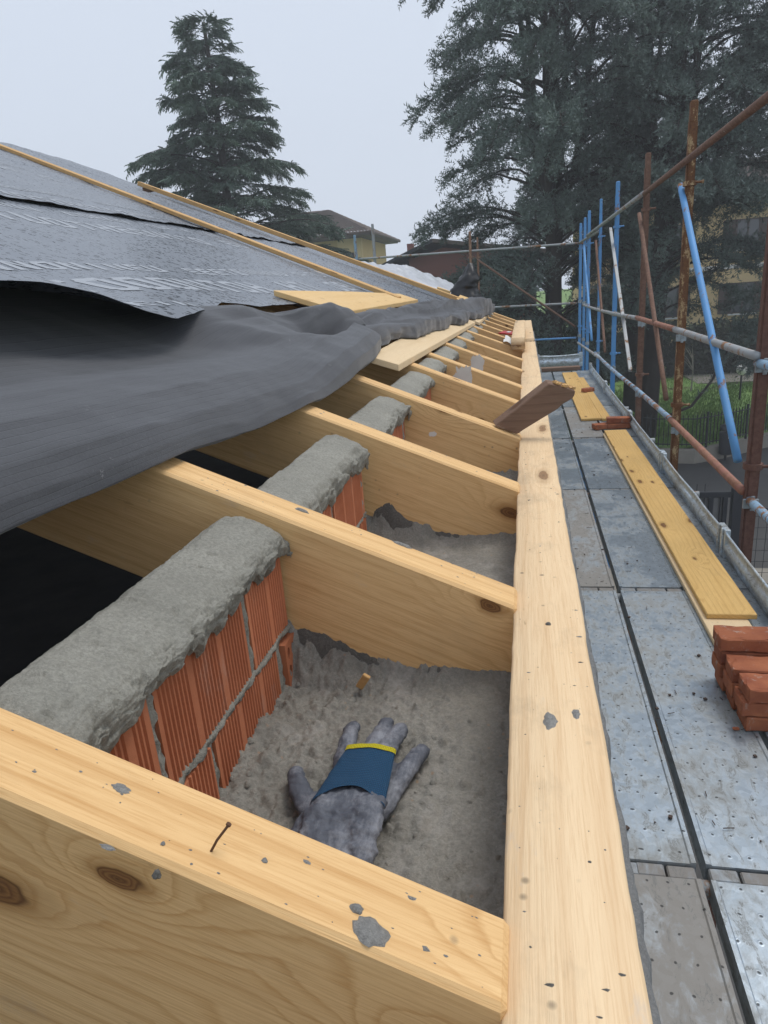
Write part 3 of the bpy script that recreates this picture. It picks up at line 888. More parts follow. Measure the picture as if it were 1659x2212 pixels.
# wedge of dark wet mortar dragged under the second rafter, and a splinter of wood
def smear(name, pts, i, mat):
    """smear on the near side of rafter i: (x, upper z) outline above the floor"""
    yb = RY[i] - RT - .0045
    n = 90; P = np.zeros((n, 7, 3))
    for a in range(n):
        t = a / (n - 1) * (len(pts) - 1); k = min(int(t), len(pts) - 2); f = t - k
        x = pts[k][0] + (pts[k + 1][0] - pts[k][0]) * f
        zt = pts[k][1] + (pts[k + 1][1] - pts[k][1]) * f + .007 * fbm(x * 60, i, .2, 5)
        for b in range(7):
            u = b / 6
            P[a, b] = (x, yb - .004 * math.sin(PI * min(u * 1.2, 1)) * (1 - u) - .012 * (1 - u) ** 2 + (.006 if u == 1 else 0) + .0015 * fbm(x * 50, u * 5), -.62 + (zt + .62) * u)
    return tag(grid_obj(name, P, M[mat]), kind='structure')
smear('mortar_smear', [(-.375, -.512), (-.33, -.520), (-.28, -.548), (-.24, -.566), (-.2, -.586), (-.15, -.578), (-.1, -.583), (-.03, -.582)], 1, 'mortar_dark')
smear('mortar_smear', [(-.375, -.515), (-.335, -.49), (-.3, -.535), (-.25, -.560), (-.2, -.575), (-.15, -.582), (-.1, -.588), (-.03, -.585)], 2, 'mortar_dark')
smear('mortar_smear', [(-.2, -.590), (-.15, -.578), (-.1, -.585), (-.03, -.588)], 3, 'mortar_dark')
tag(MB().box(-.006, .006, -.003, .003, -.01, .024, Matrix.Translation((-.257, .905, -.580)) @ Matrix.Rotation(.55, 4, 'Y') @ Matrix.Rotation(.3, 4, 'X')).obj('wood_splinter', M['batten'], bevel=.001), 'small brown wood splinter standing in the mortar by the second rafter', 'splinter')
# grey cement wash on the sides of two rafters
for i, (xa, xb, za, zb, sd) in ((5, (-.33, -.25, -.50, -.36, 1.0)), (6, (-.30, -.23, -.47, -.37, 2.0)), (3, (-.31, -.285, -.455, -.44, 3.0))):
    yb = -RT / 2 - .0006
    n = 90; pts = []
    for k in range(n):
        a = 2 * PI * k / n
        r = 1 + .22 * (fbm(math.cos(a) * 2, math.sin(a) * 2, sd) + .7 * fbm(math.cos(a) * 9, math.sin(a) * 9, sd))
        c = lambda v: math.copysign(abs(v) ** .6, v)
        wx = (xa + xb) / 2 + (xb - xa) / 2 * c(math.cos(a)) * r; wz = (za + zb) / 2 + (zb - za) / 2 * c(math.sin(a)) * r
        dx = wx + .0235; dz = wz - rtop(-.0235)
        pts.append((dx * math.cos(TH) - dz * math.sin(TH), yb, dx * math.sin(TH) + dz * math.cos(TH)))
    MB().add(pts, [tuple(range(n))]).obj('cement_wash', M['wash'], rafters[i])

# ------------------------------------------------------------------ the two work gloves
def glove_material():
    t = NT('grey_coated_fabric')
    v = t.coord(rnd=False)
    a = t.noise(v, 42.0, 6, .75); b = t.noise(t.scale(v, (1, .4, 1)), 220.0, 4, .8)
    c = t.mix(t.ramp(a, [(.35, 0.0), (.65, 1.0)]), (.062, .069, .088), (.092, .101, .124))
    dz_ = t.math('ADD', t.math('MULTIPLY', t.noise(v, 17.0, 4, .65), .7), t.math('MULTIPLY', b, .3))
    c = t.mix(t.ramp(dz_, [(.47, 0.0), (.64, .62)]), c, (.33, .34, .37))
    t.p(Base_Color=c, Roughness=.62, Specular_IOR_Level=.4)
    t.bump(t.math('ADD', b, t.math('MULTIPLY', a, 1.5)), .5, .002)
    return t.m
def knit(name, col):
    t = NT(name)
    v = t.coord(rnd=False)
    w1 = t.n('TexWave', {'Vector': v, 'Scale': 150.0, 'Distortion': .3}, bands_direction='X').outputs['Fac']
    w2 = t.n('TexWave', {'Vector': v, 'Scale': 110.0, 'Distortion': .3}, bands_direction='Y').outputs['Fac']
    hh = t.math('MULTIPLY', w1, w2)
    c = t.mix(t.ramp(hh, [(0, 0.0), (.8, 1.0)]), tuple(x * .45 for x in col), col)
    t.p(Base_Color=c, Roughness=.9); t.bump(hh, .7, .002)
    return t.m
M['glove'] = glove_material()
M['knit'] = knit('blue_knit', (.012, .085, .19))
M['hem'] = knit('yellow_hem', (.78, .66, .015))

def blob_mesh(name, chains, voxel=.0022, wrinkle=.0020, smooth_it=3):
    """one continuous skin over chains of (x, y, z, half width, half height)"""
    mb = MB()
    for ch in chains:
        k = 14
        for c0, c1 in zip(ch, ch[1:]):
            a = Vector(c0[:3]); b = Vector(c1[:3])
            steps = max(2, int((b - a).length / .004))
            for s_ in range(steps + 1):
                f = s_ / steps
                p = a.lerp(b, f); rw = c0[3] + (c1[3] - c0[3]) * f; rh = c0[4] + (c1[4] - c0[4]) * f
                d = (b - a).normalized(); sd = d.cross(Vector((0, 0, 1))).normalized()
                vs = []; fs = []
                for la in range(1, 6):
                    th_ = PI * la / 6
                    for lo in range(10):
                        ph = 2 * PI * lo / 10
                        vs.append(p + d * (math.cos(th_) * min(rw, rh * 1.4)) + sd * (math.sin(th_) * math.cos(ph) * rw) + Vector((0, 0, 1)) * (math.sin(th_) * math.sin(ph) * rh))
                for la in range(4):
                    for lo in range(10): fs.append((la * 10 + lo, (la + 1) * 10 + lo, (la + 1) * 10 + (lo + 1) % 10, la * 10 + (lo + 1) % 10))
                fs.append(tuple(range(10))); fs.append(tuple(range(40, 50))[::-1])
                mb.add(vs, fs)
    ob = mb.obj('tmp_glove', None)
    md = ob.modifiers.new('r', 'REMESH'); md.mode = 'VOXEL'; md.voxel_size = voxel
    sm = ob.modifiers.new('s', 'SMOOTH'); sm.iterations = smooth_it; sm.factor = .6
    dg = bpy.context.evaluated_depsgraph_get()
    me = bpy.data.meshes.new_from_object(ob.evaluated_get(dg))
    bpy.data.objects.remove(ob)
    me.name = name
    co = np.empty(len(me.vertices) * 3, np.float32); no = np.empty(len(me.vertices) * 3, np.float32)
    me.vertices.foreach_get('co', co); me.vertices.foreach_get('normal', no)
    co = co.reshape(-1, 3); no = no.reshape(-1, 3)
    for q in range(len(co)):
        x, y, z = co[q]
        dsp = wrinkle * (fbm(x * 45, y * 90, z * 60, 4) - .6 * abs(fbm(x * 30 + 3, y * 60, z * 30, 3)))
        co[q] += no[q] * dsp
    me.vertices.foreach_set('co', co.reshape(-1)); me.update()
    return me
GZ = -.594
lowg = empty('glove', (-.215, .693, GZ), label='lower dusty grey work glove lying palm down with fingers spread away from the camera', cat='glove', group='pair of work gloves')
def G(pts):          # lower glove: fingers a little longer and fuller than the bare table of joints
    return [((x + .215) * 1.02, (y - .70) * 1.14, z, a * 1.16, b * 1.08) for x, y, z, a, b in pts]
me = blob_mesh('hand_shell', [
    G([(-.228, .610, .010, .030, .010), (-.216, .660, .012, .040, .013), (-.205, .705, .013, .041, .013), (-.203, .722, .012, .040, .011)]),
    G([(-.238, .715, .011, .0125, .011), (-.243, .757, .015, .0112, .0105), (-.2445, .790, .012, .0098, .009)]),
    G([(-.214, .720, .012, .0125, .011), (-.204, .760, .018, .0118, .011), (-.1985, .800, .013, .0102, .0095)]),
    G([(-.192, .715, .012, .0125, .011), (-.184, .752, .019, .012, .011), (-.1765, .786, .015, .0105, .010)]),
    G([(-.176, .655, .011, .0135, .0115), (-.165, .690, .013, .0128, .011), (-.152, .722, .016, .0118, .011), (-.141, .752, .013, .010, .0095)]),
    G([(-.246, .640, .010, .016, .010), (-.272, .664, .010, .0135, .010), (-.288, .686, .012, .0115, .010), (-.2955, .701, .011, .0095, .009)])])
link('hand_shell', me, M['glove'], lowg, smooth=True)
topg = empty('glove', (-.210, .622, GZ), label='upper grey work glove with blue knitted cuff and yellow hem lying over the other', cat='glove', group='pair of work gloves')
G2 = lambda pts: [(x + .215, y - .66, z, a, b) for x, y, z, a, b in pts]
me = blob_mesh('hand_shell', [
    G2([(-.210, .694, .034, .036, .007), (-.236, .672, .033, .020, .010), (-.240, .640, .031, .021, .011), (-.238, .606, .027, .022, .011)]), G2([(-.210, .694, .034, .036, .007), (-.212, .668, .033, .026, .009), (-.213, .636, .030, .028, .010), (-.212, .600, .026, .028, .011)]), G2([(-.210, .694, .034, .036, .007), (-.190, .668, .034, .022, .011), (-.187, .636, .033, .022, .012), (-.186, .602, .028, .021, .012)]),
    G2([(-.182, .600, .026, .0145, .012), (-.178, .568, .024, .0125, .011), (-.176, .530, .016, .011, .010), (-.178, .502, .012, .009, .009)]),
    G2([(-.205, .598, .026, .0145, .012), (-.203, .560, .022, .0125, .011), (-.202, .520, .014, .011, .010), (-.204, .490, .011, .009, .009)]),
    G2([(-.229, .600, .026, .0145, .012), (-.230, .565, .020, .0125, .011), (-.231, .530, .013, .011, .010), (-.230, .505, .010, .009, .009)]),
    G2([(-.248, .608, .022, .0125, .011), (-.256, .585, .018, .011, .010), (-.262, .565, .013, .0095, .009)]),
    G2([(-.246, .652, .028, .012, .010), (-.262, .632, .022, .0105, .009), (-.274, .612, .015, .0095, .008), (-.280, .600, .012, .008, .007)])], wrinkle=.0034)
link('hand_shell', me, M['glove'], topg, smooth=True)
def cuff_loft(y_from, y_to, w_from, w_to, cx_from, cx_to, z_from, z_to, h_from, h_to, n, m=44, wave=.013):
    P = np.zeros((n, m + 1, 3))
    for a in range(n):
        f = a / (n - 1)
        for b in range(m + 1):
            an = 2 * PI * b / m
            w_ = w_from + (w_to - w_from) * f; h_ = h_from + (h_to - h_from) * f
            x = cx_from + (cx_to - cx_from) * f + w_ * math.cos(an)
            # the coating ends in two lobes, so the near edge of the cuff waves
            y = y_from + (y_to - y_from) * f + (1 - f) * wave * math.cos(2.2 * (x + .21) / w_) + (.004 * math.sin(9 * x * 20) * .15)
            z = z_from + (z_to - z_from) * f + h_ * math.sin(an) + .0012 * fbm(x * 60, y * 60, 4)
            P[a, b] = (x + .215, y - .66, z)
    return P
grid_obj('cuff', cuff_loft(.664, .7435, .0440, .0325, -.212, -.2035, .0355, .041, .0110, .0080, 22), M['knit'], topg)
grid_obj('hem', cuff_loft(.7425, .7520, .0332, .0328, -.2035, -.2035, .041, .041, .0092, .0086, 6, wave=0), M['hem'], topg)
P = cuff_loft(.7518, .735, .0325, .0290, -.2035, -.2035, .041, .0405, .0082, .003, 5, wave=0)
grid_obj('lining', P, M['knit'], topg)

# ------------------------------------------------------------------ roof covering: membrane, print, battens, panels
CS, SN = math.cos(TH), math.sin(TH)
def on_roof(x, y, n):
    """point n metres above the rafter tops, seen square to the slope"""
    return (x + n * SN, y, rtop(x) + n * CS)
def roof_z(x, dz): return rtop(x) + dz
in_house(MB().prism([on_roof(-1.5, -1.5, .004), on_roof(-5.5, -1.5, .004), on_roof(-5.5, 8.7, .004), on_roof(-1.06, 8.7, .004)], (0, 0, .022)).obj('sheathing', M['yellow_panel']))  # slab under the membrane, put in to block light from above
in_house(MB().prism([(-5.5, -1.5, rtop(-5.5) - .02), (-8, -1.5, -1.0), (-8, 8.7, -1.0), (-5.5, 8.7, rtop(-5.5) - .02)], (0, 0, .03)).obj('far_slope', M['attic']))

EDGE = [(-1.6, -.95), (.9, -.95), (1.162, -.942), (1.273, -.929), (1.35, -.87), (1.482, -.835), (1.627, -.843), (1.815, -.89), (2.26, -1.0), (2.49, -.958), (3.2, -1.0), (5.1, -.95), (5.5, -.85), (8.4, -.66)]
LIP = [(-1.6, .16), (1.27, .16), (1.35, .158), (1.48, .13), (1.627, .10), (1.815, .09), (2.26, .07), (3.07, .048), (4, .036), (9, .036)]
def lip_dz(y):
    for (ya, xa), (yb, xb) in zip(LIP, LIP[1:]):
        if ya <= y <= yb: return xa + (xb - xa) * (y - ya) / (yb - ya)
    return .036
def edge_x(y):
    for (ya, xa), (yb, xb) in zip(EDGE, EDGE[1:]):
        if ya <= y <= yb: return xa + (xb - xa) * (y - ya) / (yb - ya)
    return EDGE[-1][1]
SURF = {}
def sheet_obj(name, xa_f, xb, y0, y1, dz0, nx, ny, lift=None):
    P = np.zeros((ny, nx, 3))
    for a in range(ny):
        y = y0 + (y1 - y0) * a / (ny - 1)
        xa = xa_f(y)
        for b in range(nx):
            f = b / (nx - 1)
            x = xa + (xb - xa) * f ** 1.3
            dz = dz0 + .007 * fbm(x * 1.8, y * 1.8, dz0 * 9, 4) + (.010 * fbm(x * 2 + y, y * 6, 3.3, 3) if y > 5.2 else 0)
            if lift: dz += lift(x, y, f)
            P[a, b] = (x, y, roof_z(x, dz))
    o = grid_obj(name, P, M['membrane'], flip=False)
    SURF[o.name] = (P, xa_f, xb, y0, y1)
    return o
def sheet_z(o, x, y):
    P, xa_f, xb, y0, y1 = SURF[o.name]
    ny, nx = P.shape[:2]
    a = max(0, min(ny - 1.001, (y - y0) / (y1 - y0) * (ny - 1)))
    xa = xa_f(y); f = max(0, min(1, (x - xa) / (xb - xa))) ** (1 / 1.3) * (nx - 1)
    i, j = int(a), min(int(f), nx - 2)
    u, v_ = a - i, f - j
    return ((1 - u) * ((1 - v_) * P[i, j, 2] + v_ * P[i, j + 1, 2]) + u * ((1 - v_) * P[i + 1, j, 2] + v_ * P[i + 1, j + 1, 2]))
def low_lift(x, y, f):
    d = max(0, min(1, (edge_x(y) - x) / .55))
    return (lip_dz(y) - .036) * (1 - d * d * (3 - 2 * d))
low = sheet_obj('roof_membrane', edge_x, -2.47, -1.6, 8.4, .036, 80, 480, low_lift)
tag(low, 'lower grey printed membrane sheet covered in water drops, its loose edge above black felt', 'membrane', 'membrane sheets on the roof')
upp = sheet_obj('roof_membrane', lambda y: -2.385 + .016 * fbm(y * 2.1, 1.4) , -5.45, -1.6, 8.4, .046, 40, 300, lambda x, y, f: .014 * max(0, 1 - f * 14) * (.6 + fbm(y * 3.0, 2.0, 0, 3)))
tag(upp, 'upper grey membrane sheet lapped over the lower one along a wavy dark seam', 'membrane', 'membrane sheets on the roof')

# faded maker's print: rows of tall letter-like strokes too slanted to read, flat on the sheets
def letter(mb, y, x, h, w, kind, par):
    def q(u0, v0, u1, v1, u2, v2, u3, v3):
        pts = []
        for u_, v_ in ((u0, v0), (u1, v1), (u2, v2), (u3, v3)):
            xx = x - v_ * h; yy = y + u_ * w
            pts.append((xx, yy, sheet_z(par, xx, yy) + .0012))
        mb.add(pts, [(0, 1, 2, 3)])
    s = .30
    bars = {'H': [(0, 0, s, 1), (1 - s, 0, 1, 1), (s, .4, 1 - s, .6)], 'I': [(.3, 0, .3 + s, 1)], 'E': [(0, 0, s, 1), (s, 0, 1, .2), (s, .4, .9, .6), (s, .8, 1, 1)],
            'O': [(0, .12, s, .88), (1 - s, .12, 1, .88), (.12, 0, .88, .2), (.12, .8, .88, 1)], 'T': [(.36, 0, .64, .8), (0, .8, 1, 1)], 'N': [(0, 0, s, 1), (1 - s, 0, 1, 1)], 'U': [(0, .12, s, 1), (1 - s, .12, 1, 1), (.12, 0, .88, .2)]}[kind]
    for a, b, c, d in bars:
        k = 6 if d - b > .5 else 1
        for i in range(k):
            b0 = b + (d - b) * i / k; b1 = b + (d - b) * (i + 1) / k
            q(a, b0, c, b0, c, b1, a, b1)
    if kind == 'N': q(s, 1, s * .6, .9, 1 - s, 0, 1 - s * .6, .1)
for par, dz_base, rows in ((low, .036, [(-1.13, .165, .20, 1.66), (-1.40, .08, .13, 1.3), (-1.98, .13, .18, 2.2), (-2.24, .07, .12, 2.6), (-.95, .04, .12, 1.72)]), (upp, .046, [(-2.47, .10, .16, 2.8), (-2.68, .06, .10, 2.9), (-3.35, .12, .18, 3.8), (-3.6, .06, .1, 4.0), (-4.4, .12, .18, 4.6)])):
    pm = MB()
    for (x, h, w, ys) in rows:
        y = ys - 2.0 if x < -1.0 else ys - .2
        word = 0
        while y < 5.0:
            letter(pm, y, x, h, w * .8, rng.choice('HIEOTNUENO'), par)
            y += w
            word += 1
            if word % rng.choice((5, 6, 7)) == 0: y += w * 1.6
            if x > -1.0 and y > 2.0: break
    pm.obj('print', M['print'], par)

def batten(name, p0, p1, w, h, label, mat='batten', dz=.055):
    a = Vector((p0[0], p0[1], roof_z(p0[0], dz))); b = Vector((p1[0], p1[1], roof_z(p1[0], dz)))
    d = b - a; L = d.length
    q = d.to_track_quat('X', 'Z')
    o = MB().box(0, L, -w / 2, w / 2, 0, h).obj(name, M[mat], None, a, bevel=.003)
    o.rotation_euler = q.to_euler()
    return tag(o, label, 'batten', 'battens on the roof')
batten('roof_batten', (-4.85, 6.20), (-.87, 4.96), .06, .030, 'brown batten running up the slope across the middle of the printed membrane')
batten('roof_batten', (-4.18, 7.66), (-.60, 7.02), .055, .042, 'paler batten farther back ending in the sky, raised above the membrane', dz=.075)
MB().box(-.01, .10, -.02, .02, -.05, .0, None).obj('packing_block', M['old_plank'], None)
bpy.data.objects['packing_block'].location = (-4.12, 7.66, roof_z(-4.12, .072))
tag(bpy.data.objects['packing_block'], 'dark packing block under the upper end of the far batten', 'block')

def roof_panel(name, pts, th, mat, label, cat, dz, bev=.002):
    o = MB().prism([(x, y, roof_z(x, dz)) for x, y in pts][::-1], (0, 0, th)).obj(name, M[mat], bevel=bev)
    return tag(o, label, cat)
roof_panel('plywood_panel', [(-.565, 2.50), (-.462, 2.545), (-.400, 5.85), (-.62, 5.85)], .026, 'panel', 'pale plywood panel lying on the rafters below the crumpled felt', 'panel', .003)
roof_panel('sheathing_board', [(-.445, 5.95), (-.375, 5.97), (-.375, 8.3), (-.52, 8.3)], .024, 'panel', 'narrow pale board beyond the plywood panel, tucked under the crumpled felt', 'board', .003)
roof_panel('sheathing_board', [(-.80, 3.15), (-.80, 5.42), (-.93, 5.36), (-1.02, 4.2), (-1.08, 3.0)], .025, 'yellow_panel', 'yellow sheathing board showing below the edge of the printed membrane', 'board', .052)
roof_panel('sheathing_board', [(-.585, 6.70), (-.525, 7.75), (-.70, 8.05), (-.64, 6.85)], .040, 'yellow_panel', 'short yellow board end under the foot of the far batten', 'board', .07)
roof_panel('sheathing_board', [(-.86, 8.45), (-.84, 9.1), (-1.03, 8.9), (-1.0, 8.35)], .03, 'yellow_panel', 'small yellow board end beside the white plastic sheeting', 'board', .05)

# felt flap folded back over the rafters
def spline(tab, t):
    """piecewise smooth interpolation of rows [(t, v0, v1...)]"""
    for a, b in zip(tab, tab[1:]):
        if t <= b[0]:
            f = max(0, (t - a[0]) / (b[0] - a[0])); f = f * f * (3 - 2 * f) * .5 + f * .5
            return [p + (q - p) * f for p, q in zip(a[1:], b[1:])]
    return list(tab[-1][1:])
# stations along y: (y, fold x, bulge height, depth up-slope of the flap, crest height at the far side)
ST = [(-1.2, -.60, .100, .85, .03, 0), (.2, -.60, .105, .85, .03, 0), (.65, -.590, .105, .82, .03, 0), (1.03, -.563, .110, .78, .035, 0), (1.4, -.54, .115, .74, .04, .0),
      (1.70, -.520, .105, .62, .05, .0), (1.95, -.522, .11, .46, .085, .7), (2.10, -.526, .115, .44, .105, 1.0), (2.26, -.533, .115, .38, .105, 1.0), (2.45, -.545, .12, .32, .108, 1.0), (2.65, -.565, .12, .26, .115, 1.0), (2.8, -.590, .110, .20, .115, 1.0), (2.90, -.62, .070, .11, .095, 1.0), (2.95, -.645, .03, .06, .05, 1)]
nY, nU = 260, 120
P = np.zeros((nY, nU, 3)); UVa = np.zeros((nY, nU, 2))
for a in range(nY):
    y = -1.2 + (2.95 + 1.2) * (a / (nY - 1)) ** .9
    fx, bul, dep, crest, k = spline(ST, y)
    pa = [(0, .16, .002), (.06, .06, .002), (.12, .012, .006), (.18, -.002, .018), (.25, .014, .034), (.33, .05, .050), (.45, .13, .062), (.58, .22, .054), (.70, .32, .022), (.80, .45, .006), (.88, .60, .005), (.94, .75, .005), (1.0, .95, .006)]
    pb = [(0, .16, .002), (.06, .06, .002), (.12, .012, .014), (.18, -.003, bul * .36), (.25, .012, bul * .66), (.33, .05, bul * .80), (.45, .13, bul * .80), (.58, dep * .45, bul * .68), (.70, dep * .64, bul * .52 + crest * .30), (.80, dep * .78, bul * .2 + crest * .72), (.88, dep * .90, crest * 1.06), (.94, dep * .97, crest), (1.0, dep * 1.06, crest * .4)]
    prof = [(p[0], p[1] + (q[1] - p[1]) * k, p[2] + (q[2] - p[2]) * k) for p, q in zip(pa, pb)]
    for b in range(nU):
        u = b / (nU - 1)
        t_, n_ = spline(prof, u)
        f = fbm(y * 1.9, u * 3.0, .7, 3)
        ph_ = 8.5 * y + 5.0 * u + 1.3 * f
        fold = k * .030 * (math.asin(math.sin(ph_)) / 1.6 * .6 + .4 * math.sin(ph_)) * max(0, min(1, (u - .4) * 4)) * max(0, min(1, (1.02 - u) * 6))
        n_ += .007 * f * min(1, u * 4) * (1 if u > .15 else .2) + fold + .0022 * fbm(y * 9, u * 14, 1.9, 3)
        # pocket pushed into the far end of the flap
        pk = math.exp(-((y - 2.45) / .20) ** 2 - ((u - .66) / .09) ** 2)
        n_ -= .075 * pk
        sag = sum(math.exp(-((y - ry + RT / 2) / .13) ** 2) for ry in RY[:5])      # the sheet droops a little between the rafters
        n_ -= .010 * (1 - min(1, sag)) * max(0, 1 - abs(u - .16) / .18)
        n_ = max(n_, .0015 if sag > .5 else -.012)
        x = fx - t_ * CS
        P[a, b] = (x + n_ * SN, y, rtop(x) + n_ * CS)
        UVa[a, b] = (y * 3, u * 52)
fl = grid_obj('felt_flap', P, M['felt'], uv=UVa)
tag(fl, 'large dark grey felt flap folded back over the rafters at left, with stitched ribs', 'felt')
# crumpled strip of felt further along, over the panel edge
CL = [(2.70, -.70, .05, .10), (3.2, -.685, .085, .115), (4.1, -.645, .10, .125), (5.3, -.585, .105, .125), (6.3, -.53, .12, .12), (7.4, -.48, .15, .11), (8.1, -.45, .12, .09), (8.5, -.44, .03, .06)]
nY, nU = 240, 60
P = np.zeros((nY, nU, 3)); UVa = np.zeros((nY, nU, 2))
for a in range(nY):
    y = 2.70 + 5.8 * a / (nY - 1)
    cx, hgt, wid = spline(CL, y)
    for b in range(nU):
        u = b / (nU - 1)
        s_ = math.cos(PI * u)
        ridge = math.sin(PI * u) ** .8
        fo = math.sin(y * 1.5 + u * 9.5 + 3.0 * fbm(y * .7, u * 1.0, .3, 2)) * .30 + .30 * fbm(y * 1.0, u * 2.0, 5.5, 2)
        cr_ = .020 * max(0, 1 - abs(fbm(y * .7 + u * 1.2, u * 2.2 - y * .3, 6.6, 2)) * 7) * ridge
        n_ = max(.004, hgt * ridge * (.76 + fo)) + .03 + cr_
        x = cx - (-s_) * wid * (1 + .25 * fbm(y * 2.0, 8.8)) + .012 * fbm(y * 3, u * 3, 2)
        P[a, b] = (x + n_ * SN, y + .03 * fbm(y * 3, u * 3, 8), rtop(x) + n_ * CS)
        UVa[a, b] = (y * 3, u * 16 + y * .8)
cf = grid_obj('crumpled_felt', P, M['felt'], uv=UVa)
tag(cf, 'crumpled grey felt strip heaped along the panel edge toward the far rafters', 'felt')

def plastic():
    t = NT('translucent_plastic')
    v = t.coord(rnd=False)
    a = t.noise(v, 5.0, 5, .65)
    c = t.mix(a, (.40, .42, .46), (.58, .60, .64))
    t.p(Base_Color=c, Roughness=.42, Specular_IOR_Level=.5, Transmission_Weight=.1)
    t.bump(t.noise(v, 7.0, 3, .55, 1.0), .35, .02)
    return t.m
M['plastic'] = plastic()
n, m = 90, 60
P = np.zeros((n, m, 3))
for a in range(n):
    for b in range(m):
        u = a / (n - 1); w_ = b / (m - 1)
        x = -1.95 + 1.30 * u; y = 8.45 + 1.25 * w_
        e = min(1, 5 * u, 4 * (1 - u), 4 * w_, 4 * (1 - w_)) ** .55
        hh = (.060 + .07 * fbm(x * 1.4, y * 1.0, 2, 2) + .05 * abs(fbm(x * 4 + y, y * 3, 1, 3)) + .008 * fbm(x * 12, y * 8, 3)) * e
        P[a, b] = (x, y, rtop(x) + .03 + hh + .05 * u * e)
tag(grid_obj('plastic_sheeting', P, M['plastic']), 'crumpled translucent white plastic sheeting heaped at the far end of the roof', 'plastic sheet')
n, m = 30, 24
P = np.zeros((n, m, 3))
for a in range(n):
    for b in range(m):
        u = a / (n - 1); w_ = 2 * PI * b / (m - 1)
        r = .19 * (1 - u) ** .7 * (1 + .35 * fbm(math.cos(w_) * 1.2, math.sin(w_) * 1.2, u * 2)) + .004
        P[a, b] = (-.64 + r * math.cos(w_) + .06 * u + .02 * fbm(u * 4, 1.2), 8.0 + r * 1.2 * math.sin(w_), rtop(-.60) + .06 + .44 * u - .03 * u * u + .012 * fbm(math.cos(w_) * 3, math.sin(w_) * 3, u * 5))
tag(grid_obj('rubbish_bag', P, M['black']), 'black plastic bag bunched to a point beside the white sheeting', 'bag')

# red level and a sheet of paper on the rafters
lv = empty('spirit_level', (-.125, 5.9, roof_z(-.125, .01)), (0, TH, R(28)), 'red spirit level leaning on the far rafters beside white paper', 'level')
MB().box(-.03, .03, -.14, .14, .02, .032).obj('rail', M['red'], lv, rot=(0, R(-35), 0), bevel=.002)
MB().box(-.010, .010, -.03, .03, .030, .036).obj('vial', M['white'], lv, rot=(0, R(-35), 0), bevel=.001)
pg = np.zeros((12, 8, 3))
for a in range(12):
    for b in range(8):
        x = -.155 + .10 * a / 11; y = 5.15 + .55 * b / 7
        pg[a, b] = (x, y, roof_z(x, .012 + .012 * math.sin(a * .5 + b)))
tag(grid_obj('paper_sheet', pg, M['white']), 'white sheet of paper lying on the rafters by the red level', 'paper')

# ------------------------------------------------------------------ scaffold deck
def deck_plank():
    W, L = .305, 1.748
    r = empty('deck_plank')
    mb = MB()
    pr = [(-W / 2, -.06), (-W / 2, .004), (-W / 2 + .012, .004), (-W / 2 + .016, 0), (W / 2 - .016, 0), (W / 2 - .012, .004), (W / 2, .004), (W / 2, -.06)]
    n = len(pr)
    vs = [(x, 0, z) for x, z in pr] + [(x, L, z) for x, z in pr]
    mb.add(vs, [(i, n + i, n + i + 1, i + 1) for i in range(n - 1)] + [tuple(range(n)), tuple(range(n, 2 * n))[::-1]])
    mb.obj('tread', M['zinc'], r)
    for yy, sh_ in ((-.047, 0), (L + .003, .078)):
        for x0, w in ((-W / 2 + .004 + sh_, .072), (W / 2 - .156 + sh_, .072)):
            MB().box(x0, x0 + w, yy, yy + .044, -.035, -.004).obj('claw', M['claw'], r, bevel=.004)
    return r
dp0 = deck_plank()
TREAD = {}
for m_ in ('zinc', 'zinc_dirty', 'zinc_dull'):
    me = next(k for k in dp0.children if k.name.startswith('tread')).data.copy(); me.materials[0] = M[m_]; TREAD[m_] = me
deck = []
jy = [1.534 - 1.8, 1.534, 3.333, 5.12, 6.94, 8.75, 10.55]
colx = [(.283, 'inner row of planks'), (.612, 'middle row of planks'), (.940, 'outer row of planks')]
first = True
bayname = ['nearest bay', 'second bay', 'third bay', 'fourth bay', 'fifth bay', 'sixth bay', 'farthest bay']
mats = {(0, 0): 'zinc_dirty', (0, 2): 'zinc_dirty', (0, 3): 'zinc_dull', (1, 2): 'zinc_dull', (1, 3): 'zinc_dull', (1, 4): 'zinc_dirty', (0, 4): 'zinc_dull', (1, 5): 'zinc_dull', (0, 5): 'zinc_dull', (0, 6): 'zinc_dull', (1, 6): 'zinc_dull', (2, 5): 'zinc_dull'}
side = ['beside the house wall', 'right of the long gap', 'under the timber boards']
look = {'zinc': 'bright wet', 'zinc_dirty': 'mud stained brown', 'zinc_dull': 'dull grey'}
for c, (x, nm) in enumerate(colx):
    for b, y in enumerate(jy):
        if first: o = dp0; first = False
        else: o = copy_tree(dp0)
        o.location = (x, y + .038, DZ)
        mt = mats.get((c, b), 'zinc')
        for k in o.children:
            if k.name.startswith('tread'):
                k.data = TREAD[mt]
        tag(o, '%s steel deck plank %s in the %s' % (look[mt], side[c], bayname[b]), 'scaffold plank', 'steel planks of the scaffold deck')
# transoms that carry the planks
for b, y in enumerate(jy):
    o = MB().tube([(.13, y, DZ - .045), (1.23, y, DZ - .045)], .024, 10).obj('transom_tube', M['tube'], smooth=True)
    tag(o, 'grey transom tube under the plank ends of the %s' % bayname[b], 'scaffold tube', 'transom tubes under the deck')
o = boxobj('end_plank', .135, .93, 12.42, 12.62, DZ, DZ + .06, M['old_plank'], bevel=.004)
tag(o, 'brown timber plank across the far end of the scaffold deck', 'plank')

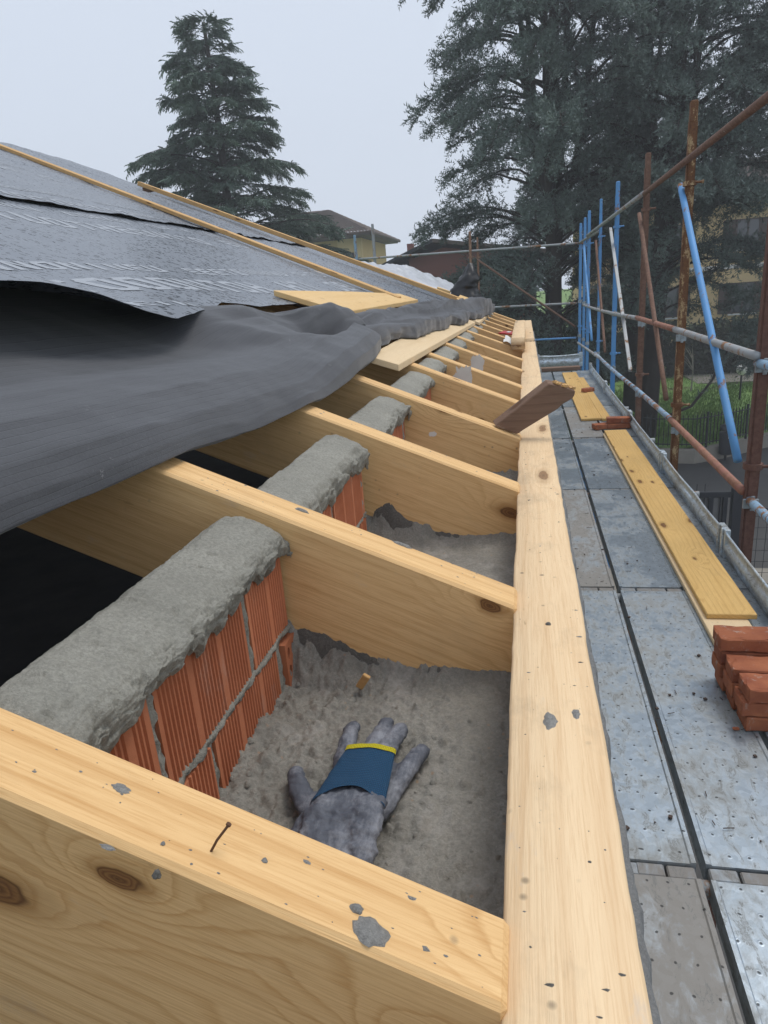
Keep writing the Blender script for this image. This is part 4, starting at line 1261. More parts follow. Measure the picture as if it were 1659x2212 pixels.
# toe boards: ribbed galvanised profiles with end brackets
def toe_board(y0, y1, label, x=1.065, dent=0, end=False):
    L = y1 - y0
    t = empty('toe_board', (x, y0, DZ), label=label, cat='toe board', group='galvanised toe boards')
    pr = [(.010, .0), (0, .004), (0, .030), (-.010, .036), (-.012, .075), (.0, .085), (.004, .090), (.006, .125), (-.008, .135), (-.012, .144), (-.004, .150)]
    n = 30
    P = np.zeros((n, len(pr), 3))
    for a in range(n):
        yy = L * a / (n - 1)
        bow = dent * math.exp(-((yy / L - .45) / .16) ** 2)
        for b, (px, pz) in enumerate(pr):
            P[a, b] = (px + .5 * bow * pz / .15, yy, pz - bow * .35 * (pz / .15) - .012 * math.sin(PI * yy / L) * (pz / .15))
    o = grid_obj('profile', P, M['toe'], t, smooth=False)
    o.modifiers.new('s', 'SOLIDIFY').thickness = .002
    for yy in (-.01, L - .05):
        MB().box(-.016, .014, yy, yy + .06, .0, .165).box(-.03, -.016, yy + .02, yy + .03, .0, .17).obj('end_bracket', M['toe'], t, bevel=.003)
    return t
tb = [1.9, 3.84, 5.62, 7.46, 9.75, 12.0]
names = ['nearest', 'second', 'third', 'fourth', 'farthest']
for k, (a, b) in enumerate(zip(tb, tb[1:])):
    toe_board(a, b - .03, '%s galvanised toe board along the outer edge of the scaffold%s' % (names[k], ', its top edge dented' if k == 1 else ''), dent=.05 if k == 1 else .012)
te = toe_board(0, .80, 'galvanised toe board closing the far end of the scaffold deck')
te.location = (1.0, 13.0, DZ); te.rotation_euler = (0, 0, R(90)); te.scale = (1, 1, 1.5)

# boards lying on the deck
def deck_board(x0, x1, y0, y1, z, th, label, mat='board', skew=0):
    o = MB().box(-(x1 - x0) / 2, (x1 - x0) / 2, 0, y1 - y0, 0, th).obj('timber_board', M[mat], None, ((x0 + x1) / 2, y0, z), (0, 0, skew), bevel=.003)
    return tag(o, label, 'board', 'timber boards lying on the deck')
ZB = DZ + .005
deck_board(.765, .955, 2.66, 7.0, ZB, .024, 'lower long pale board on the deck, its near end running under the brick stack', 'panel', R(.2))
deck_board(.782, .990, 2.97, 7.03, ZB + .0245, .025, 'upper long golden board on the deck with swirling grain, beside the toe board', skew=R(.25))
deck_board(.60, .825, 7.80, 11.95, ZB, .026, 'wide yellow board lying on the far part of the deck')
deck_board(.82, .915, 7.75, 11.2, ZB, .030, 'narrow yellow batten beside the wide board on the far deck', skew=R(.4))

# solid red bricks
def solid_brick_mesh(seed, sx=.235, sy=.112, sz=.054):
    bm = bmesh.new()
    bmesh.ops.create_cube(bm, size=1)
    bmesh.ops.subdivide_edges(bm, edges=bm.edges[:], cuts=7, use_grid_fill=True)
    for v in bm.verts:
        p = Vector((v.co.x * sx, v.co.y * sy, v.co.z * sz))
        e = sum(abs(abs(c) - .5) < 1e-4 for c in v.co)
        ch_ = max(0, fbm(p.x * 16 + seed, p.y * 16, p.z * 16 + seed, 3))
        d = p.normalized()
        p += Vector((fbm(p.x * 30, p.y * 30, p.z * 30 + seed), fbm(p.x * 30 + 5, p.y * 30, p.z * 30 + seed), fbm(p.x * 30, p.y * 30 + 5, p.z * 30 + seed))) * .0016
        if e >= 2: p -= d * (.0035 + .020 * ch_ * (1.5 if e == 3 else 1))
        v.co = p + Vector((0, 0, sz / 2))
    me = bpy.data.meshes.new('brick')
    bm.to_mesh(me); bm.free()
    return me
bms = [solid_brick_mesh(s * 3.3 + 1.2) for s in range(5)]
def brick(x, y, z, label, rot=0.0, k=None):
    o = link('solid_brick', bms[rng.randrange(5) if k is None else k], M['brick'], None, (x, y, z), (0, 0, R(rot)))
    return tag(o, label, 'brick', 'solid red bricks on the deck')
bz = .0555
for row, (y, cols) in enumerate(((2.232, 3), (2.352, 3), (2.475, 4))):
    for lv_ in range(cols):
        nm = ['front', 'middle', 'rear'][row]
        pos = ['bottom', 'second', 'top' if cols == 3 else 'third', 'topmost tilted'][lv_]
        x = .828 + [(.012, -.004, .006), (.004, -.008, -.002), (-.004, -.02, -.016, -.022)][row][lv_] + rng.uniform(-.004, .004)
        brick(x, y, DZ + .005 + lv_ * bz, '%s red brick in the %s column of the stack at the right edge' % (pos, nm), rng.uniform(-2.5, 2.5))
tag(link('brick_chip', solid_brick_mesh(9.1, .022, .013, .006), M['brick'], None, (.697, 2.187, DZ + .003)), 'small red brick chip on the steel deck in front of the brick stack', 'brick chip')
brick(.80, 7.36, DZ + .005, 'dark red brick lying flat left of the two bricks between the boards', 20)
brick(.945, 7.36, DZ + .005, 'lower of two red bricks between the boards on the far deck', 2)
brick(.940, 7.37, DZ + .005 + bz * 1.05, 'upper of two red bricks between the boards on the far deck', -3)
hb = link('half_brick', solid_brick_mesh(4.4, .16, .09, .05), M['brick'], None, (.83, 9.72, DZ + .036), (0, 0, R(28)))
tag(hb, 'orange half brick lying on the narrow batten of the far deck', 'brick')
# nails and crumbs scattered on the deck
cr = MB()
for k in range(90):
    x = rng.uniform(.15, .75); y = 1.6 + 6.5 * rng.random() ** 1.3
    if rng.random() < .45:
        a = rng.random() * PI; l = rng.uniform(.01, .035)
        cr.tube([(x, y, DZ + .006), (x + l * math.cos(a), y + l * math.sin(a), DZ + .006)], .0015, 4)
    else:
        s_ = rng.uniform(.002, .006)
        cr.box(-s_, s_, -s_, s_, 0, s_, Matrix.Translation((x, y, DZ + .003)) @ Matrix.Rotation(rng.random() * 3, 4, 'Z'))
tag(cr.obj('debris', M['darkwood']), 'nails, splinters and crumbs strewn on the scaffold deck', 'debris', kind='stuff')

# ------------------------------------------------------------------ scaffold posts, tubes, braces
def post(x, y, z0, z1, mat, label, w=.032, spig=.13, clamps=(.61, -1.06), matc=None, tubes=()):
    t = empty('scaffold_post', (x, y, z0), label=label, cat='scaffold post', group='scaffold posts')
    MB().tube([(0, 0, 0), (0, 0, z1 - z0 - spig)], w * 1.30, 4).obj('shaft', M[mat], t, rot=(0, 0, 0), bevel=.009, seg=2)
    MB().tube([(0, 0, z1 - z0 - spig - .01), (0, 0, z1 - z0 - .012), (0, 0, z1 - z0)], [w * 1.12, w * 1.12, w * .95], 4).obj('spigot', M[mat], t, bevel=.004)
    for cz in clamps:
        c = MB().tube([(0, 0, cz - z0 - .016), (0, 0, cz - z0 + .016)], w * 1.5, 10)
        c.tube([(.0, -.02, cz - z0 + .002), (w * 2.6, -.03, cz - z0 + .002)], .009, 6)
        c.tube([(w * 2.5, -.03, cz - z0 + .002), (w * 2.8, -.03, cz - z0 + .002)], .013, 6)
        c.obj('clamp', M[matc or mat], t, smooth=False)
    for cz in (-.47, -1.22):
        MB().box(-w * 1.35, w * 1.0, -w * 1.3, -w * .9, cz - z0 - .075, cz - z0 - .02).box(-w * .3, w * .3, -w * 1.6, -w * 1.3, cz - z0 - .085, cz - z0 - .0).obj('guard_rail_lug', M['zinc_dull'], t, bevel=.002)
    return t
PX = 1.225
ZP = Z_ST
post(PX, 3.98, ZP, 1.16, 'rust_dark', 'nearest scaffold post at the right edge, dark brown rust', w=.034)
post(PX, 6.0, ZP, 1.163, 'rust_yellow', 'scaffold post with flaking yellow and brown rust', w=.033)
post(PX, 7.98, ZP, 1.132, 'rust', 'brown rusty scaffold post beyond the flaking one')
post(PX, 10.36, ZP, 1.169, 'blue', 'tall blue scaffold post beside the grey brace', spig=.16)
post(PX, 12.5, ZP, 1.178, 'blue', 'slim worn blue scaffold post with rusty top', w=.026, spig=.2)
post(PX, 14.65, ZP, 1.197, 'blue', 'nearest of the clustered blue corner posts', spig=.05)
post(PX, 15.62, ZP, 1.153, 'blue', 'middle of the clustered blue corner posts', w=.030, spig=.05)
post(PX, 16.75, ZP, 1.131, 'blue', 'farthest blue post of the corner cluster', w=.034, spig=.05)
# posts of the scaffold's end side
post(-1.20, 16.7, ZP, 1.175, 'rust_tan', 'left post of the rusty brown pair behind the far end of the roof', clamps=(.62,))
post(-1.06, 17.1, ZP, 1.06, 'rust_tan', 'right post of the rusty brown pair behind the far end of the roof', w=.026, clamps=(.62,))
post(-3.87, 16.7, ZP, 1.33, 'blue_pale', 'left pale blue post beside the yellow house', clamps=())
post(-3.47, 16.9, ZP, 1.55, 'tube', 'grey perforated post beside the yellow house', clamps=(), w=.034)
lr = MB()
for z in (.60, .40):
    lr.tube([(-3.87, 16.66, z), (-3.47, 16.66, z)], .03, 8)
for x in (-3.75, -3.62):
    lr.tube([(x, 16.66, .2), (x, 16.66, .6)], .02, 6)
tag(lr.obj('ladder_frame', M['rust']), 'short rusty ladder frame between the two posts by the yellow house', 'frame')

def pole(name, a, b, mat, label, cat, r=.0242, group=None, sag=0.0, flat=False):
    a = Vector(a); b = Vector(b)
    n = 8
    pts = [a.lerp(b, k / n) - Vector((0, 0, sag * math.sin(PI * k / n))) for k in range(n + 1)]
    o = MB().tube([p - a for p in pts], r, 4 if flat else 12).obj(name, M[mat], None, a, smooth=not flat)
    return tag(o, label, cat, group)
GR = 'guard rail tubes'
RX = 1.185
pole('guard_rail', (RX, 1.0, .80), (RX, 7.9, .75), 'rust', 'upper guard rail tube, brown and rusty, rising to the top right corner', 'guard rail', group=GR)
pole('guard_rail', (RX - .01, 7.85, .752), (RX - .01, 14.5, .745), 'tube', 'upper guard rail tube, grey, on the far blue posts', 'guard rail', group=GR)
pole('guard_rail', (RX + .02, 12.6, .70), (RX + .02, 17.2, .735), 'tube', 'short grey upper rail at the far corner posts', 'guard rail', group=GR)
pole('guard_rail', (RX, 3.95, -.46), (RX, 6.05, -.455), 'tube', 'middle guard rail tube, mortar splashed grey, between the two nearest posts', 'guard rail', group=GR)
pole('guard_rail', (RX, 6.02, -.455), (RX, 8.05, -.46), 'tube_red', 'middle guard rail tube, reddish brown, between flaking and brown posts', 'guard rail', group=GR)
pole('guard_rail', (RX, 8.0, -.463), (RX, 15.2, -.545), 'tube', 'long pale middle guard rail behind the grey brace', 'guard rail', group=GR, sag=.02)
pole('guard_rail', (RX + .02, 3.99, -.50), (RX + .02, 1.5, -.45), 'blue_pale', 'middle guard rail tube in pale blue at the right edge', 'guard rail', group=GR)
pole('guard_rail', (RX, 3.98, -1.205), (RX, 6.1, -1.185), 'tube_red', 'lower guard rail tube, reddish brown with white splashes, at the nearest bay', 'guard rail', group=GR)
pole('guard_rail', (RX, 6.02, -1.185), (RX, 8.05, -1.21), 'blue_pale', 'lower guard rail tube, chipped blue and white, beside the flaking post', 'guard rail', group=GR)
pole('guard_rail', (RX, 8.0, -1.21), (RX, 12.6, -1.265), 'blue_pale', 'lower guard rail tube, pale blue, behind the grey brace', 'guard rail', group=GR, sag=.02)
pole('guard_rail', (RX - .02, 11.6, -1.25), (RX - .02, 16.4, -1.40), 'tube', 'lower guard rail tube, grey, at the far corner posts', 'guard rail', group=GR)
pole('guard_rail', (RX + .03, 3.95, -1.25), (RX + .03, 1.5, -1.22), 'blue_pale', 'lower guard rail tube in pale blue at the right edge', 'guard rail', group=GR)
pole('guard_rail', (1.3, 16.72, .72), (-4.0, 16.72, .80), 'tube', 'long grey top rail across the far end of the scaffold', 'guard rail', group=GR)
pole('guard_rail', (1.15, 16.72, -.545), (-4.0, 16.72, -.45), 'tube', 'grey middle rail across the far end of the scaffold', 'guard rail', group=GR)
pole('guard_rail', (1.15, 16.72, -1.31), (-3.0, 16.72, -1.28), 'blue', 'blue lower rail across the far end of the scaffold', 'guard rail', group=GR, r=.022)
BR = 'diagonal braces between the posts'
pole('brace', (PX - .045, 6.10, .615), (PX - .045, 4.10, -1.06), 'blue', 'bright blue diagonal brace with pale patches, nearest to the camera', 'brace', r=.023, group=BR)
pole('brace', (PX - .045, 8.12, .585), (PX - .045, 6.22, -1.05), 'rust', 'rusty brown diagonal brace between the brown and flaking posts', 'brace', r=.021, group=BR)
pole('brace', (PX - .045, 10.7, .615), (PX - .045, 8.35, -1.06), 'tube', 'pale grey square diagonal brace below the tall blue post', 'brace', r=.026, group=BR, flat=True)
pole('brace', (PX - .045, 12.8, .57), (PX - .045, 11.0, -1.10), 'rust', 'thin brown diagonal brace at the slim worn blue post', 'brace', r=.02, group=BR)
pole('brace', (PX - .045, 15.3, .61), (PX - .045, 13.2, -1.10), 'blue', 'thin blue diagonal brace in front of the corner posts', 'brace', r=.022, group=BR)
pole('brace', (-1.05, 16.66, .56), (1.12, 16.66, -1.06), 'rust', 'brown diagonal brace across the far end of the scaffold', 'brace', r=.024, group=BR)

# ------------------------------------------------------------------ gate, park fence, bin, lamp, play things
gt = empty('metal_gate', (3.0, 11.6, Z_ST), label='anthracite metal gate with vertical bars and grey infill behind the toe board', cat='gate')
g = lambda n, *a, mat='anthracite', bevel=.004: boxobj(n, *a, M[mat], gt, bevel)
zt = -3.51 - Z_ST
g('top_rail', -1.3, .27, -.03, .03, zt - .10, zt); g('bottom_rail', -1.3, .27, -.03, .03, .12, .22)
for x in (-.62, -.02, .20):
    g('stile', x - .035, x + .035, -.028, .028, .22, zt - .10)
for k in range(12):
    x = -1.25 + k * .125
    if min(abs(x - s_) for s_ in (-.62, -.02, .20)) < .05: continue
    g('bar', x - .008, x + .008, -.012, .012, .22, zt - .10)
    if k < 11: g('spike', x - .005, x + .005, -.005, .005, zt, zt + .13, bevel=0)
g('infill_panel', -1.3, .2, .03, .036, .22, zt - .1, mat='gatepanel', bevel=0)
gp = empty('gate_post', (3.375, 11.6, Z_ST), label='square anthracite gate post with a small yellow lamp on top', cat='gate post')
boxobj('shaft', -.078, .078, -.078, .078, 0, -3.46 - Z_ST, M['anthracite'], gp, .006)
MB().tube([(0, .0, -3.46 - Z_ST), (0, 0, -3.36 - Z_ST)], [.05, .035], 10).obj('flasher', flatmat('amber_plastic', (.65, .42, .03), .4), gp, smooth=True)
mf = empty('mesh_fence', (3.6, 11.6, Z_ST), label='dark wire mesh fence panel right of the gate post', cat='fence')
boxobj('rail', 0, 2.2, -.02, .02, 1.55, 1.60, M['anthracite'], mf, .003)
wm_ = MB()
for k in range(17): wm_.box(k * .13, k * .13 + .007, -.004, .004, .05, 1.55)
for k in range(8): wm_.box(0, 2.2, -.007, -.0045, .05 + k * .2, .057 + k * .2)
wm_.obj('wire_mesh', M['anthracite'], mf)
for x in (0.02, 2.15): boxobj('post', x - .025, x + .025, -.025, .025, 0, 1.65, M['anthracite'], mf, .003)

pf = empty('park_fence', (4.5, 21, Z_LAWN), label='black iron park fence of upright bars standing on the low wall', cat='fence')
bar = MB().box(-.010, .010, -.010, .010, .08, 1.0).mesh('fence_bar')
big = MB().box(-.024, .024, -.024, .024, 0, 1.05).mesh('fence_post')
acc = 0.0
cnt = 0
for (ax, ay), (bx, by) in zip(WALLP[1:-1], WALLP[2:]):
    a = Vector((ax, ay)); b = Vector((bx, by)); L = (b - a).length
    rm = MB()
    d = (b - a).normalized()
    ang = math.atan2(d.y, d.x)
    for z in (.13, .88):
        MB().box(0, L, -.012, .012, z, z + .03).obj('rail', M['dark_steel'], pf, (ax - 4.5, ay - 21, 0), (0, 0, ang))
    s_ = acc
    while s_ < L:
        p = a + d * s_
        me = big if cnt % 13 == 0 else bar
        link('post' if cnt % 13 == 0 else 'bar', me, M['dark_steel'], pf, (p.x - 4.5, p.y - 21, 0), (0, 0, ang))
        cnt += 1; s_ += .128
    acc = s_ - L
lb = empty('litter_bin', (5.70, 21.02, Z_ST), label='black litter bin with a bag over its rim hung on the fence', cat='litter bin')
MB().tube([(0, 0, .18), (0, 0, .22), (0, 0, .80), (0, 0, .83)], [.17, .19, .205, .205], 18).obj('body', M['anthracite'], lb, smooth=True)
MB().tube([(0, 0, .90), (0, 0, 1.02), (0, 0, 1.06)], [.20, .195, .13], 18).obj('lid', M['anthracite'], lb, smooth=True)
MB().tube([(0, 0, 0), (0, 0, .95)], .035, 8).obj('stand', M['dark_steel'], lb)
n, m = 12, 8; P = np.zeros((n, m, 3))
for a in range(n):
    for b in range(m):
        an = R(-95) + R(110) * a / 11; r_ = .213 + .012 * math.sin(a * 2.1 + b)
        P[a, b] = (r_ * math.cos(an), r_ * math.sin(an), .86 - .30 * b / 7 * (.55 + .45 * math.sin(PI * a / 11)))
grid_obj('bin_bag', P, M['white'], lb)
lp = empty('globe_lamp', (8.13, 28.7, Z_LAWN), label='white globe garden lamp on a short dark post', cat='lamp')
MB().tube([(0, 0, 0), (0, 0, 1.02)], .035, 10).obj('post', M['dark_steel'], lp)
MB().tube([(0, 0, 1.0), (0, 0, 1.04)], .07, 10).obj('collar', M['dark_steel'], lp)
bm = bmesh.new(); bmesh.ops.create_uvsphere(bm, u_segments=24, v_segments=16, radius=.20); me = bpy.data.meshes.new('globe'); bm.to_mesh(me); bm.free()
link('globe', me, M['globe'], lp, (0, 0, 1.18), smooth=True)
sl = empty('slide', (4.85, 30, Z_LAWN), label='red playground slide behind the big cedar trunk', cat='slide')
n, m = 20, 7; P = np.zeros((n, m, 3))
for a in range(n):
    f = a / 19
    for b in range(m):
        w_ = (b / 6 - .5)
        P[a, b] = (.25 * f + w_ * .42, -.5 + 1.2 * (1 - f) , .30 + 1.0 * f ** 1.6 + .9 * w_ * w_)
o = grid_obj('chute', P, M['red'], sl); o.modifiers.new('s', 'SOLIDIFY').thickness = .03
MB().tube([(0, -.3, 0), (.0, -.3, .5)], .03, 8).tube([(.25, -.5, 0), (.25, -.5, 1.2)], .03, 8).obj('leg', M['red'], sl)
sh = empty('spring_seat', (3.3, 29, Z_LAWN), label='small red play seat on a stem left of the cedar trunks', cat='play seat')
MB().box(-.2, .2, -.12, .12, .55, .68).box(-.2, -.12, -.12, .12, .68, .95).obj('seat', M['red'], sh, bevel=.03, seg=2)
MB().tube([(0, 0, 0), (.03, 0, .3), (0, 0, .56)], .05, 8).obj('stem', M['red'], sh)

# ------------------------------------------------------------------ buildings behind
def window(parent, x, y, z, w, h, depth=.12, shutters=True, axis='y', frame='darkwood'):
    """window set in the wall that faces the camera (-Y)"""
    f = MB()
    for a in ((-w / 2, -w / 2 + .07, 0, h), (w / 2 - .07, w / 2, 0, h), (-w / 2, w / 2, 0, .07), (-w / 2, w / 2, h - .07, h), (-.035, .035, .07, h - .07)):
        f.box(a[0], a[1], -.06, .03, a[2], a[3])
    fo = f.obj('window', M[frame], parent, (x, y, z))
    boxobj('pane', -w / 2 + .06, w / 2 - .06, -.012, .0, .06, h - .06, M['glass'], fo)
    boxobj('sill', -w / 2 - .1, w / 2 + .1, -.16, .0, -.09, -.012, M['white'], fo)
    if shutters:
        for s_ in (-1, 1):
            sm_ = MB().box(-w / 4, w / 4, -.05, -.01, 0, h)
            for k in range(6): sm_.box(-w / 4 + .05, w / 4 - .05, -.062, -.05, h * (k + .3) / 6.3, h * (k + .75) / 6.3)
            sm_.obj('shutter', M['darkwood'], fo, (s_ * (w * .75 + .02), 0, 0))
    return fo
def tiled_slope(parent, P0, P1, P2, P3, nu, nv, name='roof'):
    """corrugated tile surface between eaves P0-P1 and ridge P3-P2, every course stepped"""
    P0, P1, P2, P3 = map(Vector, (P0, P1, P2, P3))
    nn = (P1 - P0).cross(P3 - P0).normalized()
    n = nu * 4 + 1; m = nv * 2
    P = np.zeros((n, m, 3))
    for a in range(n):
        u = a / (n - 1)
        for b in range(m):
            v_ = (b // 2 + (b % 2)) / nv
            p = P0.lerp(P1, u).lerp(P3.lerp(P2, u), v_)
            h_ = .06 * abs(math.sin(PI * a / 4)) + (.05 if b % 2 == 0 else 0.0)
            P[a, b] = p + nn * h_
    return grid_obj(name, P, M['rooftile'], parent, smooth=False)

# yellow house left of the middle
yh = empty('yellow_house', (-12.3, 45, Z_ST), label='yellow house with brown tiled hip roof and wide eaves beyond the roof at left', cat='house')
zb = 3.2 - Z_ST; 
boxobj('wall', -5.5, 2.1, 1.0, 9, 0, zb + .25, M['yellow'], yh)
boxobj('wall', .55, 2.12, .6, 1.0, 0, zb + .25, M['yellow_pale'], yh)
MB().prism([(-6.5, -.3, zb + .3), (2.9, -.3, zb + .3), (2.9, 10, zb + .3), (-6.5, 10, zb + .3)], (0, 0, .16)).obj('eaves', M['soffit'], yh)
tiled_slope(yh, (-6.6, -.4, zb + .47), (3.0, -.4, zb + .47), (-1.0, 4.8, zb + 2.5), (-2.6, 4.8, zb + 2.5), 44, 16)
tiled_slope(yh, (3.0, -.4, zb + .47), (3.0, 10.1, zb + .47), (-1.0, 4.9, zb + 2.5), (-1.0, 4.8, zb + 2.5), 40, 16)
MB().tube([(-6.6, -.42, zb + .45), (3.02, -.42, zb + .45), (3.02, 10, zb + .45)], .10, 8).obj('eaves_cover', M['darkwood'], yh)  # dark tube added along the eaves to cover the bright line below the tiles
window(yh, 1.33, .57, zb - 2.1, .55, 1.5, shutters=False)
window(yh, -.4, .97, zb - 1.9, .9, 1.5)
MB().tube([(-1.25, .93, zb + .2), (-1.05, .93, zb - .3), (-1.05, .93, 0)], .06, 8).obj('downpipe', M['darkwood'], yh)

# low dusty pink house in the middle
ph = empty('pink_house', (-3.0, 33, Z_ST), label='low dusty pink house with dark gable roof behind the plastic sheeting', cat='house')
gz = 1.95 - Z_ST
boxobj('wall', -2.2, 3.4, 0, 8, 0, gz - 1.0, M['pink'], ph)
MB().prism([(-2.2, .0, gz - 1.0), (3.4, .0, gz - 1.0), (3.4, .0, gz - .85), (-.6, .0, gz - .2), (-2.2, .0, gz - .62)], (0, 8, 0)).obj('gable', M['pink'], ph)
MB().prism([(-4.4, -.6, gz - 1.25), (-1.0, -.6, gz + .02), (-1.0, -.6, gz + .18), (-4.4, -.6, gz - 1.1)], (0, 9, 0)).obj('roof', M['anthracite'], ph)
MB().prism([(-1.0, -.6, gz + .02), (4.2, -.6, gz - .85), (4.2, -.6, gz - .70), (-1.0, -.6, gz + .18)], (0, 9, 0)).obj('roof', M['rooftile'], ph)
boxobj('side_wing', -4.0, -2.2, .4, 8, 0, gz - 1.0, M['anthracite'], ph)
MB().box(-2.4, -2.1, 1, 1.3, gz - .6, gz + .15).obj('chimney', M['pink'], ph)
window(ph, 2.6, -.03, gz - 3.2, .9, 1.4)
window(ph, .2, -.03, gz - 3.2, .9, 1.4)

# yellow apartment building behind the cedars
ab = empty('apartment_building', (8.6, 42, Z_ST), label='yellow apartment building with balcony and shuttered windows behind the right cedars', cat='building')
za = 3.1 - Z_ST
boxobj('wall', -5.2, 16, 0, 12, 0, za, M['yellow_pale'], ab)
boxobj('string_course', -5.22, 16.02, -.05, 0, za - 3.25, za - 3.05, M['white'], ab)
MB().prism([(-6, -.9, za), (17, -.9, za), (17, 13, za), (-6, 13, za)], (0, 0, .18)).obj('eaves', M['soffit'], ab)
tiled_slope(ab, (-6.1, -1.0, za + .2), (17.1, -1.0, za + .2), (13, 6, za + 2.8), (-2, 6, za + 2.8), 80, 18)
for x in (-3.6, -.9, 3.0, 6.2, 9.4, 12.6):
    for z, hh in ((za - 2.3, 1.5), (za - 5.6, 1.6)):
        if x == -3.6 and z > za - 3: continue
        window(ab, x, -.03, z, 1.2, hh)
bc = boxobj('balcony', -5.0, -1.7, -1.2, 0, za - 3.75, za - 3.58, M['concrete'], ab)
rl = MB()
for k in range(26): rl.box(-4.98 + k * .13, -4.96 + k * .13, -1.18, -1.16, za - 3.58, za - 2.65)
rl.box(-5, -1.7, -1.2, -1.14, za - 2.66, za - 2.60)
rl.obj('railing', M['dark_steel'], bc)
boxobj('balcony_door', -3.9, -2.9, -.04, .0, za - 3.57, za - 1.4, M['darkwood'], ab)
# distant greenery closing the park
def hedge_tris(n, x0, x1, y0, y1, z0, z1, size):
    c = np.stack([nrng.uniform(x0, x1, n), nrng.uniform(y0, y1, n), z0 + (z1 - z0) * nrng.random(n)], -1)
    c[:, 2] -= .25 * (z1 - z0) * np.abs(np.sin(c[:, 0] * 1.7)) * nrng.random(n)
    d = nrng.normal(0, 1, (n, 3)); d /= np.linalg.norm(d, axis=1, keepdims=True)
    e = nrng.normal(0, 1, (n, 3)); e -= d * (e * d).sum(1, keepdims=True); e /= np.linalg.norm(e, axis=1, keepdims=True)
    s_ = size * nrng.uniform(.5, 1.4, (n, 1))
    return np.stack([c - d * s_, c + d * s_, c + e * s_], 1)
def leafmat(name, c1, c2, sc=2.0):
    t = NT(name)
    v = t.coord(rnd=False)
    a = t.noise(v, sc, 4, .7); b = t.noise(v, sc * 9, 3, .7)
    c = t.mix(t.ramp(t.math('ADD', t.math('MULTIPLY', a, .5), t.math('MULTIPLY', b, .5)), [(.36, 0.0), (.64, 1.0)]), c1, c2)
    t.p(Base_Color=c, Roughness=.75, Specular_IOR_Level=.25)
    return t.m
M['hedge'] = leafmat('dark_hedge', (.018, .030, .014), (.045, .062, .026))
M['cedar'] = leafmat('cedar_needles', (.066, .096, .086), (.185, .232, .200), 1.1)
M['deodar'] = leafmat('deodar_needles', (.070, .112, .092), (.175, .235, .185), 1.0)
M['bark'] = flatmat('cedar_bark', (.045, .036, .030), .95, var=.4, sc=5.0, bumpd=.02)
tag(link('hedge', tri_mesh('hedge', hedge_tris(26000, 2.5, 26, 36.0, 38.0, Z_LAWN, -2.4, .16)), M['hedge']), 'dark clipped hedge along the far side of the park', 'hedge')
tag(link('shrubbery', tri_mesh('shrubbery', hedge_tris(16000, -8.0, 3.2, 26.0, 31.0, Z_LAWN, -1.3, .15)), M['hedge']), 'dark shrubbery under the left cedar beyond the scaffold end', 'shrubs')

# ------------------------------------------------------------------ conifers
def spray_template(kind, seed):
    """small branchlet along +X (unit length): a thin stem with ragged needle tufts; array of triangles"""
    r = np.random.default_rng(seed)
    T = []
    if kind == 'cedar':
        for k in range(11):
            x = .06 + .94 * k / 10
            an = r.uniform(0, 2 * PI); l = r.uniform(.15, .27)
            d = np.array([r.uniform(.0, .2), math.cos(an) * l, math.sin(an) * l + .04])
            s_ = np.array([.048, -.025 * math.sin(an), .025 * math.cos(an)])
            p = np.array([x * .85, 0, 0])
            T.append([p - s_, p + s_, p + d])
    else:                                        # deodar: soft hanging fringes
        for k in range(9):
            x = .03 + .95 * k / 8
            sgn = 1 if k % 2 else -1
            l = r.uniform(.18, .32) * (1.1 - .5 * x)
            p = np.array([x * .85, 0, -.10 * x * x])
            d = np.array([r.uniform(.12, .26), sgn * l * .75, -l * r.uniform(.2, .8)])
            s_ = np.array([.075, 0, .02])
            T.append([p - s_, p + s_, p + d])
    return np.array(T, float)
def place(templates, pos, direc, size, roll):
    """many sprays: pos (n,3), direc (n,3), size (n), roll (n)"""
    n = len(pos)
    out = []
    d = direc / np.linalg.norm(direc, axis=1, keepdims=True)
    up = np.tile([0., 0., 1.], (n, 1))
    sd = np.cross(up, d); ln = np.linalg.norm(sd, axis=1, keepdims=True); sd = np.where(ln > 1e-3, sd / np.maximum(ln, 1e-3), [1., 0, 0])
    u2 = np.cross(d, sd)
    c, s_ = np.cos(roll)[:, None], np.sin(roll)[:, None]
    a = sd * c + u2 * s_; b = -sd * s_ + u2 * c
    which = nrng.integers(0, len(templates), n)
    for k, t in enumerate(templates):
        m_ = which == k
        if not m_.any(): continue
        q = (t[None, :, :, 0, None] * d[m_][:, None, None, :] + t[None, :, :, 1, None] * a[m_][:, None, None, :] + t[None, :, :, 2, None] * b[m_][:, None, None, :]) * size[m_][:, None, None, None]
        q = q + pos[m_][:, None, None, :]
        out.append(q.reshape(-1, 3, 3))
    return np.concatenate(out)
CED = [spray_template('cedar', s_) for s_ in range(6)]
DEO = [spray_template('deodar', s_) for s_ in range(6)]

def branch_pts(base, az, L, rise, droop, n=10, wob=.06):
    """limb curve: rises first, then levels and hangs at the tip"""
    d = np.array([math.cos(az), math.sin(az)])
    t = np.linspace(0, 1, n)
    x = base[0] + d[0] * L * t; y = base[1] + d[1] * L * t
    z = base[2] + L * (rise * t - droop * t ** 2.2)
    w = nrng.normal(0, wob * L / n, (n, 3)).cumsum(0); w[0] = 0
    return np.stack([x, y, z], -1) + w

